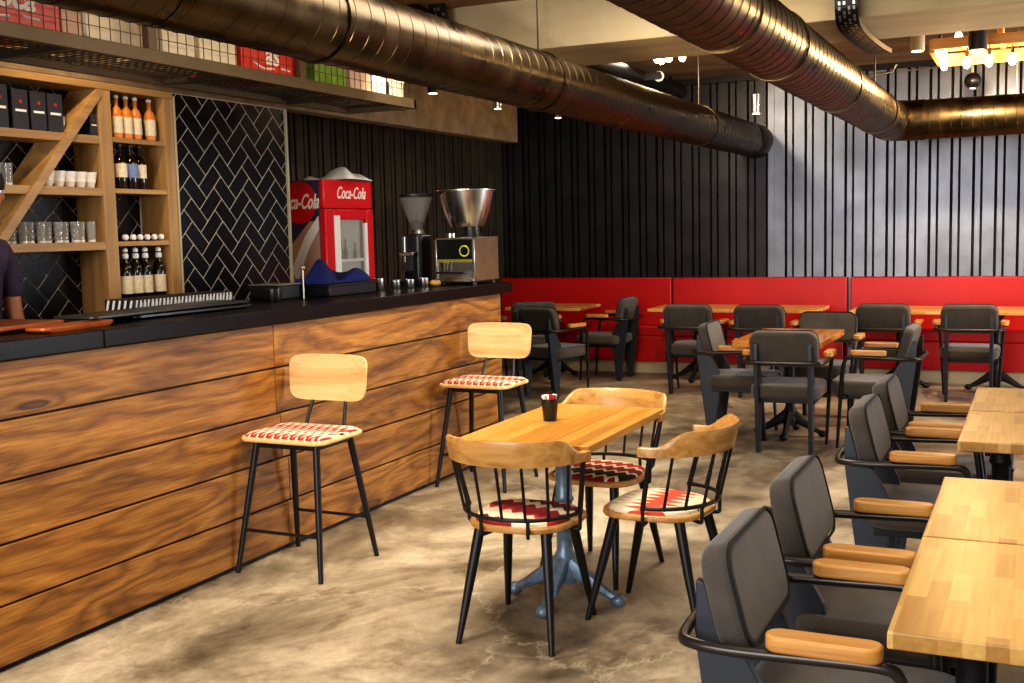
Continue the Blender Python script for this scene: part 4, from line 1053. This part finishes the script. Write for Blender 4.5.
# ================================================================== BAR STOOLS
def make_stool(label, loc, rz):
    t = thing('bar_stool', label, 'bar stool', loc, rz, 'oak and black bar stools at the counter')
    st = rrect(.475, .37, .055, 6, -.006, 0); st = [(x, y - .02 * (1 - (x / .24) ** 2) * (y < 0)) for x, y in st]
    MB().prism(st, .612, .634).build('seat', M['ply'], t, bevel=.008, seg=3)
    cu_ = [(x * .95, y * .93) for x, y in st]
    MB().loft([[(x, y, .634) for x, y in cu_], [(x * .985, y * .985, .642) for x, y in cu_], [(x * .92, y * .92, .648) for x, y in cu_], [(x * .5, y * .5, .650) for x, y in cu_]]).build('seat_cushion', M['kil_s'], t)
    tops = {}
    for sx in (-1, 1):
        for sy_ in (-1, 1):
            a = Vector((sx * .165, sy_ * .135, .612)); b = Vector((sx * .232, sy_ * .235, 0)); tops[sx, sy_] = (a, b)
            MB().tube([a, a.lerp(b, .5), b], [.0165, .0155, .0115], 12).build('leg', M['black'], t)
    MB().box(-.175, .175, -.15, -.12, .582, .612).box(-.175, .175, .12, .15, .582, .612).box(-.175, -.145, -.12, .12, .582, .612).box(.145, .175, -.12, .12, .582, .612).build('apron', M['black'], t, bevel=.003)
    at_ = lambda sx, sy_, z: tops[sx, sy_][0].lerp(tops[sx, sy_][1], (.612 - z) / .612)
    for s in (-1, 1): MB().tube([at_(-1, s, .2), at_(1, s, .2)], .008, 8).build('footrest', M['black'], t)
    for s in (-1, 1): MB().tube([(s * .11, .16, .60), (s * .105, .19, .68), (s * .09, .238, .80), (s * .088, .25, .90)], .009, 8).build('back_post', M['black'], t)
    n = 15; zz0, zz1 = .755, .978
    ol = rrect(.43, zz1 - zz0, .06, 7, 0, (zz0 + zz1) / 2)
    fr_, bk__ = [], []
    ol = [(x * (1 + .05 * (z - zz0) / .2), z) for x, z in ol]
    yb = lambda x, z: .232 - .45 * x * x + .10 * (z - zz0)
    mb = MB(); 
    # gently curved veneer plate built as a grid
    nx, nz = 22, 12; vs = []
    for side in (0, .016):
        for j in range(nz + 1):
            for i in range(nx + 1):
                u, v = i / nx * 2 - 1, j / nz * 2 - 1
                k = 6.0; q = (abs(u) ** k + abs(v) ** k) ** (1 / k) / max(abs(u), abs(v), 1e-6) if max(abs(u), abs(v)) > 0 else 1
                e_ = 1 / q
                x = .219 * u * e_ * (1 + .03 * v); z = (zz0 + zz1) / 2 + (zz1 - zz0) / 2 * v * e_
                vs.append((x, yb(x, z) - side, z))
    fs = []; o2 = (nx + 1) * (nz + 1)
    for j in range(nz):
        for i in range(nx):
            a = j * (nx + 1) + i; fs += [(a, a + 1, a + nx + 2, a + nx + 1), (o2 + a, o2 + a + nx + 1, o2 + a + nx + 2, o2 + a + 1)]
    bd_ = [i for i in range(nx + 1)] + [(j + 1) * (nx + 1) - 1 for j in range(1, nz + 1)] + [nz * (nx + 1) + i for i in range(nx - 1, -1, -1)] + [j * (nx + 1) for j in range(nz - 1, 0, -1)]
    for i in range(len(bd_)):
        a, b_ = bd_[i], bd_[(i + 1) % len(bd_)]; fs.append((a, b_, o2 + b_, o2 + a))
    mb.add(vs, fs).build('backrest', M['ply'], t)
    return t
s0 = make_stool('bar stool nearest the camera, standing against the pine bar front', (-3.11, 4.268, 0), 0)
dup(s0, (-3.085, 6.13, 0), 0, 'farther bar stool near the end of the bar')

# ================================================================== BARISTA
pe = thing('person', 'person in a dark checked shirt standing behind the bar at the left edge', 'person', (-4.40, 3.53, .05), -100)
def skin(name, joints, bones, mat, parent, root=0, sub=2):
    me = bpy.data.meshes.new(name); me.from_pydata([j[0] for j in joints], bones, []); me.materials.append(mat)
    o = bpy.data.objects.new(name, me); COL.objects.link(o); o.parent = parent
    m = o.modifiers.new('skin', 'SKIN'); m.use_smooth_shade = True
    for i, j in enumerate(joints):
        r = j[1]; me.skin_vertices[0].data[i].radius = r if isinstance(r, tuple) else (r, r); me.skin_vertices[0].data[i].use_root = (i == root)
    s = o.modifiers.new('sub', 'SUBSURF'); s.levels = sub; s.render_levels = sub
    return o
J = [((0, 0, .98), (.15, .11)), ((0, 0, 1.15), (.14, .10)), ((0, .0, 1.36), (.165, .11)), ((0, 0, 1.50), (.10, .08)), ((-.04, .01, 1.58), .056), ((-.09, .025, 1.66), (.066, .08)), ((-.11, .025, 1.76), (.078, .095)), ((-.11, .02, 1.82), (.06, .07))]
B = [(0, 1), (1, 2), (2, 3), (3, 4), (4, 5), (5, 6), (6, 7)]
for s in (-1, 1):
    o_ = len(J)
    J += [((s * .16, 0, 1.465), .058), ((s * .205, -.01, 1.40), .052), ((s * .235, -.02, 1.19), .041), ((s * .24, .03, 1.06), .034), ((s * .235, .08, .94), (.034, .026)), ((s * .232, .095, .88), (.04, .018))]
    B += [(3, o_), (o_, o_ + 1), (o_ + 1, o_ + 2), (o_ + 2, o_ + 3), (o_ + 3, o_ + 4), (o_ + 4, o_ + 5)]
    for q in range(4):
        h_ = len(J); fy = .10 + (q - 1.5) * .019
        J += [((s * .230, fy, .842), .009), ((s * .226, fy, .812 - .006 * (q % 3)), .008), ((s * .216, fy, .79 - .006 * (q % 3)), .007)]
        B += [(o_ + 5, h_), (h_, h_ + 1), (h_ + 1, h_ + 2)]
    h_ = len(J); J += [((s * .222, .135, .89), .011), ((s * .214, .15, .86), .009)]; B += [(o_ + 5, h_), (h_, h_ + 1)]
    l_ = len(J)
    J += [((s * .10, 0, .90), .088), ((s * .11, .01, .52), .06), ((s * .115, -.015, .30), .055), ((s * .115, -.02, .09), .042), ((s * .12, .05, .045), (.045, .04)), ((s * .125, .15, .03), (.045, .028))]
    B += [(0, l_)] + [(l_ + i, l_ + i + 1) for i in range(5)]
skin('body', J, B, M['skin'], pe)
SJ = [((0, 0, .96), (.165, .125)), ((0, 0, 1.15), (.158, .118)), ((0, 0, 1.36), (.18, .125)), ((0, 0, 1.49), (.118, .095)), ((0, .005, 1.54), (.072, .07))]
SB = [(0, 1), (1, 2), (2, 3), (3, 4)]
for s in (-1, 1):
    o_ = len(SJ); SJ += [((s * .16, 0, 1.465), .072), ((s * .208, -.01, 1.40), .068), ((s * .236, -.018, 1.235), .06)]; SB += [(3, o_), (o_, o_ + 1), (o_ + 1, o_ + 2)]
skin('shirt', SJ, SB, M['shirt'], pe)
TJ = [((0, 0, 1.0), (.16, .12))]; TB = []
for s in (-1, 1):
    l_ = len(TJ); TJ += [((s * .10, 0, .88), .105), ((s * .11, .01, .52), .08), ((s * .115, -.015, .12), .066)]; TB += [(0, l_), (l_, l_ + 1), (l_ + 1, l_ + 2)]
skin('trousers', TJ, TB, M['trous'], pe)
hx_ = -.11
hr = MB().ball((hx_, -.005, 1.775), .093, .115, .095, 20, 12).build('hair', M['hair'], pe)
for s in (-1, 1):
    MB().ball((hx_ + s * .033, .103, 1.735), .012, .006, .008, 10, 6).build('eye', M['white'], pe)
    MB().ball((hx_ + s * .033, .107, 1.735), .005, .004, .005, 8, 6).build('pupil', M['ink'], pe)
    MB().ball((hx_ + s * .083, .01, 1.72), .012, .022, .033, 10, 8).build('ear', M['skin'], pe)
MB().loft([[(hx_ - .006, .10, 1.745), (hx_ + .006, .10, 1.745), (hx_, .108, 1.745)], [(hx_ - .014, .10, 1.70), (hx_ + .014, .10, 1.70), (hx_, .13, 1.702)], [(hx_ - .01, .10, 1.692), (hx_ + .01, .10, 1.692), (hx_, .11, 1.692)]]).build('nose', M['skin'], pe)
MB().ball((hx_ + .005, .098, 1.665), .024, .012, .007, 12, 6).build('mouth', plain('lips', hx(150, 78, 66), .5), pe)

# ================================================================== LIGHT AND CAMERA
def area(name, loc, rot, sx, sy, e, col):
    l = bpy.data.lights.new(name, 'AREA'); l.shape = 'RECTANGLE'; l.size = sx; l.size_y = sy; l.energy = e; l.color = col
    o = bpy.data.objects.new(name, l); COL.objects.link(o); o.location = loc; o.rotation_euler = rot; return o
def point(name, loc, e, col, r=.05):
    l = bpy.data.lights.new(name, 'POINT'); l.energy = e; l.color = col; l.shadow_soft_size = r
    o = bpy.data.objects.new(name, l); COL.objects.link(o); o.location = loc; return o
def spot(name, loc, tgt, e, col, ang=70, blend=.6, r=.06):
    l = bpy.data.lights.new(name, 'SPOT'); l.energy = e; l.color = col; l.spot_size = R(ang); l.spot_blend = blend; l.shadow_soft_size = r
    o = bpy.data.objects.new(name, l); COL.objects.link(o); o.location = loc
    o.rotation_euler = (Vector(tgt) - Vector(loc)).to_track_quat('-Z', 'Y').to_euler(); return o
WARM = (1.0, .86, .68); DAY = (.86, .92, 1.0)
for i, (a, b) in enumerate(wy): area('daylight', (XR + .35, (a + b) / 2, 1.65), (0, R(90), 0), 2.1, b - a - .2, (8, 20, 400)[i], DAY)
area('front_daylight', (-2.2, -2.4, 1.9), (R(84), 0, R(-8)), 4.0, 2.0, 300, (.97, .97, 1.0))
area('ceiling_panel', (-.6, 2.2, 3.08), (0, 0, 0), 2.2, 3.0, 58, WARM)
area('ceiling_panel', (-1.9, 5.4, 3.08), (0, 0, 0), .9, 2.2, 75, WARM)
area('ceiling_panel', (-3.2, 9.2, 3.08), (0, 0, 0), .6, 1.6, 25, WARM)
for p, tg, e, an in (((-2.2, 3.0, 3.0), (-3.1, 4.2, .6), 170, 80), ((-1.95, 5.2, 3.0), (-3.3, 5.6, .7), 150, 80), ((-1.9, 1.3, 3.0), (-3.36, 2.4, .6), 150, 80), ((-2.0, 4.0, 3.0), (-1.75, 4.3, .7), 150, 62), ((.5, 3.4, 3.0), (.2, 3.2, .7), 22, 80), ((-1.6, 8.6, 2.75), (-1.9, 8.0, .4), 130, 95), ((-.5, 9.3, 2.7), (-.55, 11.8, 1.0), 150, 90), ((-2.9, 8.8, 2.9), (-3.4, 11.8, 1.0), 70, 95), ((-1.6, 3.2, 1.9), (-2.3, 7.1, 3.1), 120, 70)):
    spot('warm_spot', p, tg, e, WARM, an)  # last entry is an added uplight brightening the beam, without a fixture
for q in ((-.5, 9.35, 2.68), (.3, 9.5, 2.68)): point('bulb_glow', q, 62, (1.0, .66, .3), .08)
point('bulb_glow', (-2.98, 9.45, 2.92), 14, (1.0, .7, .36), .05)
spot('unseen_bar_spot', (-4.3, 4.2, 3.0), (-4.7, 4.6, 1.5), 60, (1.0, .78, .5), 110, .8)
spot('unseen_bar_spot', (-3.6, 6.2, 2.95), (-4.0, 6.7, 1.3), 70, WARM, 80, .8)
spot('unseen_bar_spot', (-1.9, 3.6, 2.0), (-3.9, 4.8, 2.55), 40, WARM, 70, .9)  # added to brighten the rack crates; no lamp hangs here
spot('unseen_bar_spot', (-3.9, 7.6, 2.95), (-5.6, 8.4, 1.5), 60, WARM, 100, .9)  # extra unseen spot that lifts the dark cladding in the recess

w = bpy.data.worlds.new('world'); sc.world = w; w.use_nodes = True
w.node_tree.nodes['Background'].inputs[0].default_value = (1.0, .93, .84, 1); w.node_tree.nodes['Background'].inputs[1].default_value = .30

cam = bpy.data.cameras.new('camera'); co = bpy.data.objects.new('camera', cam); COL.objects.link(co)
cam.sensor_width = 36.0; cam.lens = 1116.85 * 36 / 1024; cam.clip_start = .02
yaw, pit, rol = R(-25.2733), R(5.60337), R(1.3216)
F = Vector((math.sin(yaw) * math.cos(pit), math.cos(yaw) * math.cos(pit), -math.sin(pit)))
r_ = F.cross(Vector((0, 0, 1))).normalized(); d_ = F.cross(r_)
c_, s_ = math.cos(rol), math.sin(rol)
rt = c_ * r_ + s_ * d_; dn = -s_ * r_ + c_ * d_
co.matrix_world = Matrix(((rt.x, -dn.x, -F.x, 0), (rt.y, -dn.y, -F.y, 0), (rt.z, -dn.z, -F.z, 1.55), (0, 0, 0, 1)))
sc.camera = co
sc.view_settings.view_transform = 'Standard'
sc.view_settings.exposure = 0.0
sc.view_settings.look = 'Medium High Contrast'
